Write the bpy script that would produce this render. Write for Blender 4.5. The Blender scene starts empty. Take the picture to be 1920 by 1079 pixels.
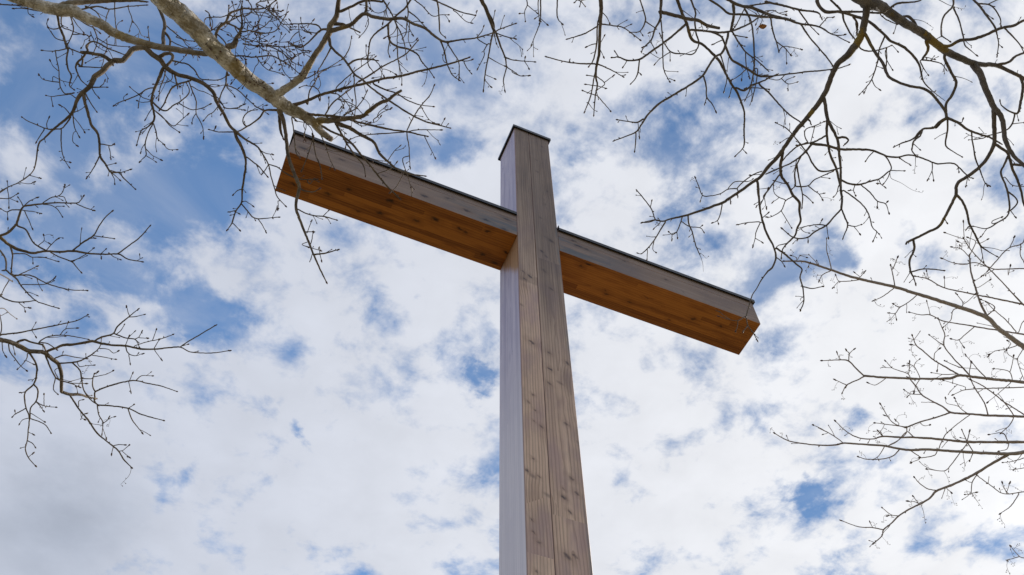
import bpy, bmesh, math, random
import numpy as np
from mathutils import Vector, Matrix
R = math.radians
D_ = bpy.data
scene = bpy.context.scene
C = scene.collection
rng = random.Random(7)

# ------------------------------------------------------------------ camera
F_PX = 1704.9                                    # focal length, in pixels of a 1920 wide picture
YAW, PITCH, ROLL = 0.4139, 0.9987, -0.0166
CAM = Vector((-1.8121, -3.5318, 1.6))
FWD = Vector((math.sin(YAW)*math.cos(PITCH), math.cos(YAW)*math.cos(PITCH), math.sin(PITCH)))
_r = Vector((math.cos(YAW), -math.sin(YAW), 0)); _u = _r.cross(FWD)
RGT = _r*math.cos(ROLL) + _u*math.sin(ROLL)
UPV = -_r*math.sin(ROLL) + _u*math.cos(ROLL)
cam = D_.objects.new('camera', D_.cameras.new('camera')); C.objects.link(cam)
cam.data.sensor_width = 36; cam.data.lens = F_PX/1920*36
cam.data.clip_start = 0.05; cam.data.clip_end = 5000
M = Matrix((RGT, UPV, -FWD)).transposed().to_4x4(); M.translation = CAM
cam.matrix_world = M
scene.camera = cam

def ray(px, py):
    return FWD + RGT*((px-960)/F_PX) - UPV*((py-539.5)/F_PX)
def at(px, py, d):
    return CAM + ray(px, py)*d
def pix(p):
    v = p-CAM; z = v.dot(FWD)
    if z < 0.05: return None
    return 960+F_PX*v.dot(RGT)/z, 539.5-F_PX*v.dot(UPV)/z

# ------------------------------------------------------------------ light
SUN_AZ, SUN_EL = R(76.0), R(30.0)                # azimuth from +Y towards +X
SUN = Vector((math.sin(SUN_AZ)*math.cos(SUN_EL), math.cos(SUN_AZ)*math.cos(SUN_EL), math.sin(SUN_EL)))
sl = D_.lights.new('sun', 'SUN'); sl.energy = 5.0; sl.angle = R(0.53); sl.color = (1.0, 0.94, 0.86)
so = D_.objects.new('sun', sl); C.objects.link(so)
so.rotation_euler = (-SUN).to_track_quat('-Z', 'Y').to_euler(); so.location = SUN*60
scene.view_settings.view_transform = 'Standard'; scene.view_settings.look = 'None'
scene.view_settings.exposure = 0.0; scene.view_settings.gamma = 1.0
scene.render.film_transparent = False
try:
    scene.cycles.max_bounces = 6; scene.cycles.use_denoising = True
except Exception: pass

# ------------------------------------------------------------------ node helper
class NT:
    def __init__(s, tree):
        s.t = tree; s.n = tree.nodes; s.l = tree.links
    def new(s, typ, **kw):
        n = s.n.new(typ)
        for k, v in kw.items(): setattr(n, k, v)
        return n
    def put(s, sock, v):
        if isinstance(v, bpy.types.NodeSocket): s.l.new(v, sock)
        elif isinstance(v, (tuple, list, Vector)):
            v = tuple(v)
            if sock.type == 'RGBA' and len(v) == 3: v = v+(1,)
            sock.default_value = v
        else: sock.default_value = v
    def m(s, op, a, b=None, c=None, clamp=False):
        n = s.new('ShaderNodeMath', operation=op); n.use_clamp = clamp
        s.put(n.inputs[0], a)
        if b is not None: s.put(n.inputs[1], b)
        if c is not None: s.put(n.inputs[2], c)
        return n.outputs[0]
    def v(s, op, a, b=None):
        n = s.new('ShaderNodeVectorMath', operation=op)
        s.put(n.inputs[0], a)
        if b is not None:
            if op == 'SCALE': s.put(n.inputs['Scale'], b)
            else: s.put(n.inputs[1], b)
        return n.outputs['Value'] if op in ('DISTANCE', 'LENGTH', 'DOT_PRODUCT') else n.outputs[0]
    def noise(s, vec, scale, detail=4, rough=.5, dist=0, col=False):
        n = s.new('ShaderNodeTexNoise'); s.put(n.inputs['Vector'], vec)
        n.inputs['Scale'].default_value = scale; n.inputs['Detail'].default_value = detail
        n.inputs['Roughness'].default_value = rough; n.inputs['Distortion'].default_value = dist
        return n.outputs['Color'] if col else n.outputs['Fac']
    def voro(s, vec, scale=1.0, rand=1.0):
        n = s.new('ShaderNodeTexVoronoi'); s.put(n.inputs['Vector'], vec)
        n.inputs['Scale'].default_value = scale; n.inputs['Randomness'].default_value = rand
        return n.outputs['Distance'], n.outputs['Color']
    def white(s, vec):
        n = s.new('ShaderNodeTexWhiteNoise', noise_dimensions='3D'); s.put(n.inputs['Vector'], vec)
        return n.outputs['Value']
    def rmp(s, x, a, b, lo=0., hi=1., smooth=True):
        n = s.new('ShaderNodeMapRange', interpolation_type='SMOOTHSTEP' if smooth else 'LINEAR')
        s.put(n.inputs['Value'], x); s.put(n.inputs['From Min'], a); s.put(n.inputs['From Max'], b)
        s.put(n.inputs['To Min'], lo); s.put(n.inputs['To Max'], hi)
        return n.outputs['Result']
    def mix(s, f, a, b, mode='MIX'):
        n = s.new('ShaderNodeMix', data_type='RGBA', blend_type=mode)
        s.put(n.inputs['Factor'], f); s.put(n.inputs['A'], a) if False else None
        s.put(n.inputs[6], a); s.put(n.inputs[7], b)
        return n.outputs[2]
    def xyz(s, x, y, z):
        n = s.new('ShaderNodeCombineXYZ')
        for i, q in enumerate((x, y, z)): s.put(n.inputs[i], q)
        return n.outputs[0]
    def sep(s, v):
        n = s.new('ShaderNodeSeparateXYZ'); s.put(n.inputs[0], v); return n.outputs[0], n.outputs[1], n.outputs[2]
    def bump(s, h, strength, dist):
        n = s.new('ShaderNodeBump'); s.put(n.inputs['Height'], h)
        n.inputs['Strength'].default_value = strength; n.inputs['Distance'].default_value = dist
        return n.outputs[0]

def material(name, rough=.8, spec=.3):
    m = D_.materials.new(name); m.use_nodes = True
    t = NT(m.node_tree); b = m.node_tree.nodes['Principled BSDF']
    b.inputs['Roughness'].default_value = rough
    b.inputs['Specular IOR Level'].default_value = spec
    return m, t, b

# ------------------------------------------------------------------ sky
world = D_.worlds.new('World'); scene.world = world; world.use_nodes = True
w = NT(world.node_tree); bg = world.node_tree.nodes['Background']
sky = w.new('ShaderNodeTexSky', sky_type='NISHITA'); sky.sun_disc = False
sky.sun_elevation = SUN_EL; sky.sun_rotation = SUN_AZ
sky.air_density = 1.0; sky.dust_density = 0.0; sky.ozone_density = 1.0
SKY_STRENGTH = 0.15
tc = w.new('ShaderNodeTexCoord')
dirv = w.v('NORMALIZE', tc.outputs['Generated'])
dx, dy, dz = w.sep(dirv)
dzc = w.m('SQRT', w.m('ADD', w.m('MULTIPLY', dz, dz), 0.016))
plane = w.xyz(w.m('DIVIDE', dx, dzc), w.m('DIVIDE', dy, dzc), 0.37)      # a cloud layer overhead
# edges of the cloud field are frayed by warping the direction
wcol = w.noise(plane, 7.0, 6, .62, col=True)
warp = w.v('SCALE', w.v('SUBTRACT', wcol, (.5, .5, .5)), 0.11)
wdir = w.v('ADD', dirv, warp)
# where the layer is open (negative) and where it is thick (positive): x, y, radius, amount
GAPS = [
 (30,40,300,-.22),(190,30,170,-.14),(60,200,160,-.08),(220,150,280,-.22),(420,80,230,-.20),(120,320,180,-.10),(700,60,150,-.14),(600,150,140,-.10),
 (395,320,120,-.36),(300,370,100,-.14),(415,390,70,-.34),(200,420,140,-.14),(60,460,140,-.12),
 (255,525,60,-.24),(290,560,40,-.22),(385,598,70,-.40),(330,590,60,-.14),
 (550,655,36,-.14),(562,822,22,-.30),(375,862,45,-.22),(300,925,40,-.16),
 (845,278,55,-.28),(885,292,40,-.16),(780,255,55,-.12),
 (722,608,55,-.22),(825,655,55,-.26),(893,705,28,-.44),(920,722,26,-.10),
 (1080,285,46,-.34),(1118,303,36,-.16),(1230,240,45,-.08),(1240,300,40,-.08),(1170,300,40,-.14),(1250,390,45,-.12),(1300,380,60,-.12),
 (1440,95,75,-.20),(1340,160,90,-.12),(1400,30,90,-.12),(1290,50,80,-.12),
 (1370,330,60,-.14),(1385,455,60,-.20),(1540,480,65,-.30),(1480,510,60,-.22),(1592,500,38,-.28),(1440,590,50,-.14),(1472,650,36,-.16),
 (1730,470,55,-.3),(1885,175,50,-.26),(1512,922,34,-.30),(1550,905,36,-.16),(1478,902,36,-.16),(1420,940,45,-.18),
 (1775,920,40,-.12),(1885,1010,50,-.16),(1540,1050,45,-.18),(1180,765,50,-.14),(1110,750,50,-.12),(905,60,90,-.12),(1600,790,40,-.10),
 (950,230,80,-.08),(640,440,80,-.06),
 (620,120,200,-.13),(850,110,180,-.13),(1010,130,130,-.07),(160,430,150,-.08),(560,330,90,-.06),(1500,250,150,.05),(1250,100,120,.06),
 (620,520,200,.10),(720,780,240,.11),(230,760,220,.14),(1150,430,130,.12),(1700,330,220,.16),(1250,850,250,.17),(1820,720,260,.25),
 (1690,620,150,.18),(1050,1000,160,.12),(640,300,100,.06),(300,1010,320,.14),(70,980,240,.32),(1660,1000,110,.1),(1100,150,110,.1),(1620,230,120,.12),(1000,600,200,.14),(600,980,240,.15),(1300,1010,200,.07),
]
gap = None
for (x, y, r, a) in GAPS:
    d = ray(x, y); k = 1/d.length
    q = w.rmp(w.v('DISTANCE', wdir, tuple(d.normalized())), 0.0, r*k/F_PX*1.3, a, 0.0)
    gap = q if gap is None else w.m('ADD', gap, q)
n0 = w.noise(plane, 3.4, 4, .5, .5)
n1 = w.noise(plane, 12.5, 10, .61, .2)
n2 = w.noise(w.v('ADD', plane, (3.1, 7.7, 1.2)), 30.0, 6, .58, .3)
puff = w.voro(w.v('ADD', plane, w.v('SCALE', w.v('SUBTRACT', w.noise(plane, 9.0, 5, .6, col=True), (.5, .5, .5)), .16)), 11.0)[0]
dens = w.m('ADD', w.m('ADD', w.m('MULTIPLY', n1, 1.15), w.m('MULTIPLY', n0, .25)), w.m('ADD', w.m('ADD', w.m('MULTIPLY', n2, .30), w.m('MULTIPLY', w.m('SUBTRACT', .5, puff), .30)), w.m('MULTIPLY', gap, .85)))
heaps = w.rmp(dens, 0.53, 0.96)
vn = w.noise(w.v('MULTIPLY', w.v('ADD', plane, (1.9, 4.2, 0.)), (1.0, 1.7, 1.)), 3.0, 7, .58, .8)
sund = w.v('DOT_PRODUCT', dirv, tuple(SUN))
veil = w.m('MULTIPLY', w.rmp(vn, .36, .74, .05, .40), w.rmp(sund, .85, .60, .7, 1.0))
cover = w.m('SUBTRACT', 1.0, w.m('MULTIPLY', w.m('SUBTRACT', 1.0, heaps), w.m('SUBTRACT', 1.0, veil)))
cover = w.m('MINIMUM', cover, 0.985)
near = w.m('POWER', w.rmp(sund, 0.35, 0.97, smooth=False), 1.5)
ccol = w.mix(near, (0.60, 0.64, 0.74), (0.94, 0.945, 0.965))
ccol = w.v('SCALE', ccol, w.rmp(sund, .94, .998, 1.0, 1.15))
relief = w.noise(w.v('ADD', plane, (5.3, 1.1, 0.)), 11.0, 6, .5, .3)
fine = w.m('ADD', 1.0, w.m('ADD', w.m('MULTIPLY', w.m('SUBTRACT', relief, .5), .20), w.m('MULTIPLY', w.m('SUBTRACT', n1, .5), .12)))
grey = w.rmp(w.v('DISTANCE', wdir, tuple(ray(40, 1060).normalized())), .03, .16, .11, 0)
for (x, y, r, a) in ((170, 930, .075, .07), (60, 960, .07, .06), (110, 1000, .09, .05)):
    grey = w.m('ADD', grey, w.rmp(w.v('DISTANCE', wdir, tuple(ray(x, y).normalized())), .01, r, a, 0))
fine = w.m('MULTIPLY', fine, w.m('SUBTRACT', 1.0, grey))
cloud = w.v('SCALE', w.mix(w.m('MULTIPLY', grey, 2.0), ccol, w.v('MULTIPLY', ccol, (.92, .985, 1.06))), fine)
blue = w.v('SCALE', w.v('MULTIPLY', sky.outputs[0], (.64*SKY_STRENGTH, .95*SKY_STRENGTH, 1.16*SKY_STRENGTH)), w.rmp(sund, .45, .95, 1.22, .72))
w.put(bg.inputs['Color'], w.mix(cover, blue, cloud)); bg.inputs['Strength'].default_value = 1.0

# ------------------------------------------------------------------ object helpers
def thing(name, loc, label, cat, group=None):
    o = D_.objects.new(name, None); C.objects.link(o); o.location = loc
    o.empty_display_size = .3
    o['label'] = label; o['category'] = cat
    if group: o['group'] = group
    return o
def obj(name, me, mats, parent=None, smooth=False):
    for m in (mats if isinstance(mats, (list, tuple)) else [mats]): me.materials.append(m)
    o = D_.objects.new(name, me); C.objects.link(o)
    if parent: o.parent = parent
    if smooth: me.polygons.foreach_set('use_smooth', [True]*len(me.polygons))
    return o
def bm_mesh(bm, name):
    me = D_.meshes.new(name); bm.to_mesh(me); bm.free(); me.update(); return me

# ------------------------------------------------------------------ ground
def ground():
    m, t, b = material('dry_grass_and_gravel', .95, .1)
    co = t.new('ShaderNodeTexCoord').outputs['Object']
    a = t.noise(co, .35, 6, .6); f = t.noise(co, 14, 5, .6)
    c = t.mix(t.rmp(a, .4, .6), (.21, .17, .11), (.12, .125, .055))
    c = t.mix(t.rmp(f, .35, .7), c, (.22, .18, .125))
    t.put(b.inputs['Base Color'], c); t.put(b.inputs['Normal'], t.bump(f, .6, .05))
    bm = bmesh.new(); n = 60; size = 1500
    # finer near the cross, coarser outwards, gently rolling
    s = [math.copysign(abs(i/(n/2))**3, i)*size for i in range(-n//2, n//2+1)]
    vs = [[bm.verts.new((x, y, .25*math.sin(x*.021)*math.sin(y*.017)*min(1, math.hypot(x, y)/60))) for x in s] for y in s]
    for j in range(n):
        for i in range(n): bm.faces.new((vs[j][i], vs[j][i+1], vs[j+1][i+1], vs[j+1][i]))
    o = obj('ground', bm_mesh(bm, 'ground'), m); o['kind'] = 'structure'
ground()

# ------------------------------------------------------------------ timber
# knots and bruises on the faces: across, along, size
FRONT_MARKS = [ (-0.115,6.950,1.6), (0.026,6.886,1.2), (0.022,6.696,1.3), (0.009,6.522,1.2), (0.168,6.830,1.2), (-0.121,6.347,0.8), (-0.155,6.248,0.7), (-0.110,6.193,0.8), (-0.122,6.082,0.6), (-0.067,6.044,1.0), (0.115,6.154,1.1), (0.118,5.650,1.1), (0.145,5.536,1.1), (0.050,5.474,1.2), (0.061,5.539,0.7), (0.049,5.020,1.5), (0.094,5.038,0.9), (0.090,5.365,0.9), (-0.137,5.721,0.7), (-0.106,5.586,0.8), (-0.186,5.609,1.0), (-0.125,5.071,0.9), (-0.162,5.226,0.6), (-0.155,5.130,0.6), (-0.142,4.853,0.8), (0.123,8.586,1.8), (0.068,8.621,0.9), (0.027,8.334,1.3), (0.063,8.276,1.0), (0.032,8.953,1.0), (-0.103,7.857,1.4), (-0.159,7.896,1.0), (-0.142,7.784,1.0), (0.032,8.023,1.1), (0.083,7.776,1.1), (0.034,10.202,0.9), (0.116,10.608,0.9), (0.036,9.924,0.8) ]
SOFFIT_MARKS = [ (0.050,-1.826,1.4), (-0.088,-1.326,1.6), (0.054,-1.369,1.4), (0.006,-1.059,1.2), (-0.067,-0.911,1.5), (-0.061,-0.683,1.2), (-0.049,-0.629,1.2), (0.075,-2.119,1.2), (0.096,-0.407,1.2), (0.000,-0.219,1.3), (-0.057,-1.673,1.0), (0.107,-1.542,1.0), (-0.133,-0.454,1.0), (-0.232,-1.333,0.8), (0.056,0.782,0.9), (0.054,1.013,0.9), (0.029,0.757,0.6), (-0.009,1.640,1.2), (0.087,1.442,0.7), (-0.030,1.910,1.0), (0.197,1.698,0.8), (-0.122,0.447,0.9), (0.193,-1.428,0.9) ]
ARM_MARKS = [ (8.619,-2.133,1.6), (8.561,-1.061,1.4), (8.579,-0.676,1.5), (8.834,-1.597,1.0), (8.663,-1.816,1.0), (8.537,-0.491,1.1), (8.682,-0.300,1.3), (8.490,-0.326,1.2), (8.678,0.403,1.5), (8.673,0.482,1.4), (8.742,0.354,1.2), (8.711,0.863,0.8), (8.654,1.295,0.8), (8.657,-1.436,0.9), (8.677,-0.853,0.9) ]
def timber(name, order, boards, pal, knots=1.0, rough=.75, spec=.3, wear=None, seed=0., tone=.5, streak=.5, blue_stain=0., marks=1.0, spots=(), pith=None, spot=(.013, .018), lam=.22, joint=2.9, skew=0.):
    """order: which local axes are (across, along, into) the face; boards: edges across the face;
    pal: (light, dark, knot) colours; wear(t, u, v, w, colour) may add weathering with a shape of its own"""
    m, t, b = material(name, rough, spec)
    co = t.new('ShaderNodeTexCoord').outputs['Object']
    ax = t.sep(co); u, v, d = (ax['xyz'.index(c)] for c in order)
    # which board
    bid = 0.0
    for e in boards: bid = t.m('ADD', bid, t.m('GREATER_THAN', u, e))
    bid = t.m('ADD', bid, seed)
    br = t.white(t.xyz(bid, 3.3, 1.1)); br2 = t.white(t.xyz(bid, 9.3, 4.1))
    jl = t.m('FLOOR', t.m('DIVIDE', t.m('ADD', v, t.m('MULTIPLY', br, 3.7)), joint))     # lengths butted end to end
    jr = t.white(t.xyz(bid, jl, 7.7))
    off = t.m('MULTIPLY', t.m('ADD', bid, t.m('MULTIPLY', jl, .37)), 4.31)
    # knots
    kv = t.xyz(t.m('MULTIPLY', u, 7.0), t.m('MULTIPLY', v, 2.6), off)
    kd, kc = t.voro(kv)
    kc = t.sep(kc)[0]
    ksz = t.m('MULTIPLY', t.m('MAXIMUM', t.m('SUBTRACT', kc, .40), 0.0), .50*knots)
    wob = t.m('MULTIPLY', t.m('SUBTRACT', t.noise(co, 60, 3), .5), .05)
    kdw = t.m('ADD', kd, wob)
    knot = t.m('MULTIPLY', t.rmp(kdw, 0, ksz, 1, 0), t.m('GREATER_THAN', ksz, .015))
    halo = t.m('MULTIPLY', t.rmp(kd, 0, t.m('ADD', t.m('MULTIPLY', ksz, 4.2), .001), 1, 0), t.m('GREATER_THAN', ksz, .015))
    # grain: growth rings cut along the board, bent round the knots
    bend = t.m('MULTIPLY', halo, .020)
    warp = t.m('MULTIPLY', t.m('SUBTRACT', t.noise(t.xyz(t.m('MULTIPLY', u, 5), t.m('MULTIPLY', v, .9), off), 1.0, 4, .55), .5), .11)
    if pith:                                       # where the heart of each board lies across the face
        c = pith[0]
        for e, p in zip(boards, pith[1:]): c = t.m('ADD', c, t.m('MULTIPLY', t.m('GREATER_THAN', u, e), p-pith[pith.index(p)-1]))
        uu = t.m('ADD', t.m('SUBTRACT', u, c), t.m('MULTIPLY', warp, .35))
    else: uu = t.m('ADD', t.m('ADD', u, t.m('MULTIPLY', t.m('SUBTRACT', br, .5), .16)), t.m('MULTIPLY', warp, .5))
    dd = t.m('ADD', .022, warp)
    rr = t.m('ADD', t.m('SQRT', t.m('ADD', t.m('MULTIPLY', uu, uu), t.m('MULTIPLY', dd, dd))), bend)
    ring = t.m('FRACT', t.m('MULTIPLY', rr, 48.0))
    ring = t.rmp(ring, .45, .95)
    fine = t.noise(t.xyz(t.m('MULTIPLY', u, 150), t.m('MULTIPLY', v, 2.2), off), 1.0, 4, .6)
    band = t.noise(t.xyz(t.m('MULTIPLY', u, 26), t.m('MULTIPLY', v, .45), off), 1.0, 4, .6)
    blot = t.noise(t.xyz(t.m('MULTIPLY', u, 4), t.m('MULTIPLY', v, 1.6), off), 1.0, 5, .6)
    k = t.m('ADD', t.m('MULTIPLY', ring, .42), t.m('MULTIPLY', fine, streak))
    k = t.m('ADD', k, t.m('MULTIPLY', t.m('SUBTRACT', band, .5), .7))
    k = t.m('ADD', k, t.m('MULTIPLY', t.m('SUBTRACT', blot, .5), .8))
    k = t.m('ADD', k, t.m('MULTIPLY', t.m('SUBTRACT', jr, .5), lam))
    k = t.m('ADD', k, t.m('MULTIPLY', halo, .28))
    k = t.m('ADD', k, tone-.45)
    col = t.mix(t.rmp(k, 0.0, 1.0, smooth=False), pal[0], pal[1])
    col = t.mix(t.m('MULTIPLY', t.rmp(blot, .46, .68), .55), col, pal[3])
    if blue_stain:
        st = t.noise(t.xyz(t.m('MULTIPLY', u, 9), t.m('MULTIPLY', v, 2.0), t.m('ADD', off, 5.5)), 1.0, 5, .65)
        col = t.mix(t.m('MULTIPLY', t.rmp(st, .48, .68), blue_stain), col, (.135, .14, .17))
    # handling marks and drip smudges lying across the grain
    sm, sc = t.voro(t.v('ADD', t.xyz(t.m('MULTIPLY', u, 6.5), t.m('MULTIPLY', t.m('ADD', v, t.m('MULTIPLY', u, .35)), 11.0), off), (1.7, 2.2, .3)))
    sc = t.sep(sc)[1]
    smk = t.m('MULTIPLY', t.rmp(t.m('ADD', sm, t.m('MULTIPLY', wob, 3)), 0, .30, 1, 0), t.m('GREATER_THAN', sc, .80))
    col = t.mix(t.m('MULTIPLY', smk, .62*marks), col, pal[2])
    col = t.mix(t.m('MULTIPLY', knot, .9), col, pal[2])
    if spots:
        w1 = t.sep(t.v('SUBTRACT', t.noise(co, 26, 4, .6, col=True), (.5, .5, .5)))
        uv = t.xyz(t.m('ADD', t.m('ADD', u, t.m('MULTIPLY', v, skew)), t.m('MULTIPLY', w1[0], .05)), t.m('ADD', v, t.m('MULTIPLY', w1[1], .06)), 0.)
        dark = soft = None
        for (a, b2, sz) in spots:
            l = t.v('LENGTH', t.v('MULTIPLY', t.v('SUBTRACT', uv, (a+skew*b2, b2, 0.)), (1/(spot[0]*sz), 1/(spot[1]*sz), 0.)))
            q = t.rmp(l, .15, 1.25, min(.95, .42+.36*sz*rng.uniform(.5, 1.3)), 0); r2 = t.rmp(l, .5, 3.4, 1, 0)
            dark = q if dark is None else t.m('MAXIMUM', dark, q); soft = r2 if soft is None else t.m('MAXIMUM', soft, r2)
        col = t.mix(t.m('MULTIPLY', soft, t.m('ADD', .20, t.m('MULTIPLY', fine, .4))), col, pal[1])
    if wear: col = wear(t, u, v, d, col, fine, band)
    if spots: col = t.mix(t.m('MULTIPLY', dark, .93), col, pal[2])
    t.put(b.inputs['Base Color'], col)
    t.put(b.inputs['Normal'], t.bump(t.m('ADD', t.m('MULTIPLY', fine, .6), t.m('MULTIPLY', ring, .5)), .25, .002))
    t.put(b.inputs['Roughness'], t.m('ADD', rough-.1, t.m('MULTIPLY', band, .2)))
    return m

# ------------------------------------------------------------------ the cross
W2, DEP = 0.20, 0.397                # half width and depth of the post
Z_BOT, Z_TOP, P_TOP, ARM = 8.4665, 8.8396, 10.8515, 2.245
def box_bm(x0, x1, y0, y1, z0, z1, bev=.004, grooves=()):
    """a planed beam along its longest axis; grooves are open joints across the front: position, width, depth"""
    bm = bmesh.new()
    bmesh.ops.create_cube(bm, size=1)
    for q in bm.verts: q.co = Vector((x0+(q.co.x+.5)*(x1-x0), y0+(q.co.y+.5)*(y1-y0), z0+(q.co.z+.5)*(z1-z0)))
    bmesh.ops.bevel(bm, geom=bm.edges[:], offset=bev, segments=2, affect='EDGES')
    return bm
def extrude_profile(pts, axis, a, b):
    bm = bmesh.new()
    def P(p, s): return (p[0], p[1], s) if axis == 'z' else (s, p[0], p[1])
    lo = [bm.verts.new(P(p, a)) for p in pts]; hi = [bm.verts.new(P(p, b)) for p in pts]
    n = len(pts)
    for i in range(n): bm.faces.new((lo[i], lo[(i+1) % n], hi[(i+1) % n], hi[i]))
    bm.faces.new(lo[::-1]); bm.faces.new(hi)
    bmesh.ops.recalc_face_normals(bm, faces=bm.faces[:])
    return bm
def cross():
    root = thing('wooden_cross', (0, DEP/2, 0), 'tall wooden cross of laminated timber with dark metal caps', 'cross')
    h = DEP/2
    brown = ((.86, .625, .475), (.36, .240, .182), (.075, .060, .070), (.46, .315, .315))
    def front_wear(t, u, v, d, col, fine, band):
        # grey and bluish higher up, browner boards lower down; the two boards change at different heights
        rgt = t.m('GREATER_THAN', u, -.034)
        jz = t.m('MULTIPLY', t.m('SUBTRACT', band, .5), 1.2)
        up_l = t.m('ADD', t.m('MULTIPLY', t.rmp(v, 7.735, 7.765), .38), t.m('MULTIPLY', t.rmp(t.m('ADD', v, jz), 7.6, 9.6), .40))
        up_r = t.m('MULTIPLY', t.rmp(t.m('ADD', v, jz), 5.7, 8.7), .80)
        up = t.m('ADD', t.m('MULTIPLY', rgt, up_r), t.m('MULTIPLY', t.m('SUBTRACT', 1., rgt), up_l))
        col = t.mix(up, col, t.mix(t.rmp(t.m('ADD', band, t.m('MULTIPLY', t.m('SUBTRACT', fine, .5), .8)), .25, .75), (.195, .155, .136), (.098, .079, .073)))
        side = t.m('MULTIPLY', t.rmp(u, .165, .198), t.rmp(t.noise(t.xyz(t.m('MULTIPLY', u, 20), t.m('MULTIPLY', v, 1.5), 0.), 1.0, 5, .6), .47, .62))
        return t.mix(t.m('MULTIPLY', side, .8), col, (.125, .145, .165))
    post_front = timber('planed_post_face', 'xzy', [-.034], brown, .55, .72, .3, front_wear, 1.0, .43, .75, .15, .8, FRONT_MARKS, [-.30, .088], (.016, .017), lam=.10, skew=.45)
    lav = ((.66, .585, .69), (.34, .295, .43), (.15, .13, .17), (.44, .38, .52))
    def side_wear(t, u, v, d, col, fine, band):
        # the corner under the arm never gets rained on and keeps its fresh colour
        edge = t.m('SUBTRACT', Z_BOT+.01, t.m('MULTIPLY', t.m('SUBTRACT', h, u), 1.55))
        jag = t.noise(t.xyz(t.m('MULTIPLY', u, 45), t.m('MULTIPLY', v, .3), 0.), 1.0, 3, .6)
        e = t.m('ADD', edge, t.m('MULTIPLY', t.m('SUBTRACT', jag, .5), .30))
        col = t.mix(t.rmp(v, 7.6, 5.6), col, t.mix(.55, col, (.86, .81, .82)))     # paler further down
        dry = t.m('MULTIPLY', t.rmp(v, t.m('SUBTRACT', e, .05), t.m('ADD', e, .09)), t.m('LESS_THAN', v, Z_BOT+.05))
        fresh = t.mix(t.rmp(t.m('ADD', band, t.m('MULTIPLY', fine, .3)), .4, .9), (.47, .285, .165), (.30, .155, .08))
        col = t.mix(dry, col, fresh)
        top = t.rmp(t.m('ADD', v, t.m('MULTIPLY', t.m('SUBTRACT', jag, .5), .05)), P_TOP-.09, P_TOP-.02)
        col = t.mix(t.m('MULTIPLY', top, .7), col, (.36, .21, .12))
        arris = t.rmp(t.m('ADD', u, t.m('MULTIPLY', t.m('SUBTRACT', fine, .5), .01)), -h+.003, -h+.016, 1, 0)
        return t.mix(t.m('MULTIPLY', arris, .75), col, (.25, .115, .055))
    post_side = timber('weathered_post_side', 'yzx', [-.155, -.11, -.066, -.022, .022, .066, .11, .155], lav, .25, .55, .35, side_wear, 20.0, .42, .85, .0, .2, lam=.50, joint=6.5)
    orange = ((.42, .150, .024), (.165, .049, .007), (.020, .009, .005), (.22, .064, .008))
    soffit = timber('fresh_larch_soffit', 'yxz', [-.155, -.11, -.066, -.022, .022, .066, .11, .155], orange, .5, .6, .25, None, 40.0, .45, .5, 0., .3, SOFFIT_MARKS, None, (.014, .027), .75, 1.5)
    def arm_wear(t, u, v, d, col, fine, band):
        a = t.m('ABSOLUTE', v)
        n = t.noise(t.xyz(t.m('MULTIPLY', u, 12), t.m('MULTIPLY', v, 1.7), 4.), 1.0, 5, .65)
        s = t.m('MULTIPLY', t.rmp(a, .30, 1.15, 1, 0), t.rmp(n, .40, .60))
        edge = t.rmp(u, Z_BOT+.23, Z_BOT+.30, 1, .15)
        return t.mix(t.m('MULTIPLY', t.m('MULTIPLY', s, edge), .85), col, (.125, .14, .165))
    grey = ((.365, .270, .222), (.165, .118, .099), (.045, .042, .055), (.225, .172, .166))
    arm_front = timber('weathered_arm_face', 'zxy', [Z_BOT+.262], grey, .3, .75, .3, arm_wear, 60.0, .44, .6, .20, .4, ARM_MARKS, None, (.016, .034), .12)
    end_m, t, b = material('end_grain', .85, .2)
    co = t.new('ShaderNodeTexCoord').outputs['Object']
    t.put(b.inputs['Base Color'], t.mix(t.noise(co, 25, 4), (.20, .14, .09), (.34, .26, .19)))
    cap_m, t, b = material('dark_sheet_metal', .38, .5)
    b.inputs['Metallic'].default_value = .55
    co = t.new('ShaderNodeTexCoord').outputs['Object']
    nn = t.noise(co, 6, 5, .6)
    t.put(b.inputs['Base Color'], t.mix(nn, (.022, .023, .026), (.055, .056, .060)))
    t.put(b.inputs['Roughness'], t.rmp(nn, .3, .7, .30, .5))

    def faces(me, rule):
        for p in me.polygons: p.material_index = rule(p.normal)
    # the post: two boards side by side on the front, the open joint between them is a real groove
    g, gw, gd = -.034, .0030, .008
    b_ = .004
    pts = [(-W2+b_, -h), (g-gw, -h), (g-gw*.5, -h+gd), (g+gw*.5, -h+gd), (g+gw, -h), (W2-b_, -h), (W2, -h+b_), (W2, h-b_), (W2-b_, h), (-W2+b_, h), (-W2, h-b_), (-W2, -h+b_)]
    me = bm_mesh(extrude_profile(pts, 'z', -.3, P_TOP), 'post')
    faces(me, lambda n: 0 if abs(n.y) > .75 else (2 if abs(n.z) > .7 else 1))
    post = obj('post', me, [post_front, post_side, end_m], root)
    # arms: each butts against the post, set back a few millimetres from its face
    for s in (-1, 1):
        x0, x1 = sorted((s*(W2+.003), s*ARM)); e = .003
        y0, y1 = -h+e, h-e
        gz = Z_BOT+.262
        pts = [(y0+b_, Z_BOT), (y1-b_, Z_BOT), (y1, Z_BOT+b_), (y1, Z_TOP-b_), (y1-b_, Z_TOP), (y0+b_, Z_TOP), (y0, Z_TOP-b_),
               (y0, gz+.0018), (y0+.005, gz+.0006), (y0+.005, gz-.0006), (y0, gz-.0018), (y0, Z_BOT+b_)]
        me = bm_mesh(extrude_profile(pts, 'x', x0, x1), 'arm')
        faces(me, lambda n: 1 if n.z < -.7 else (2 if abs(n.x) > .7 else 0))
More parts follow.
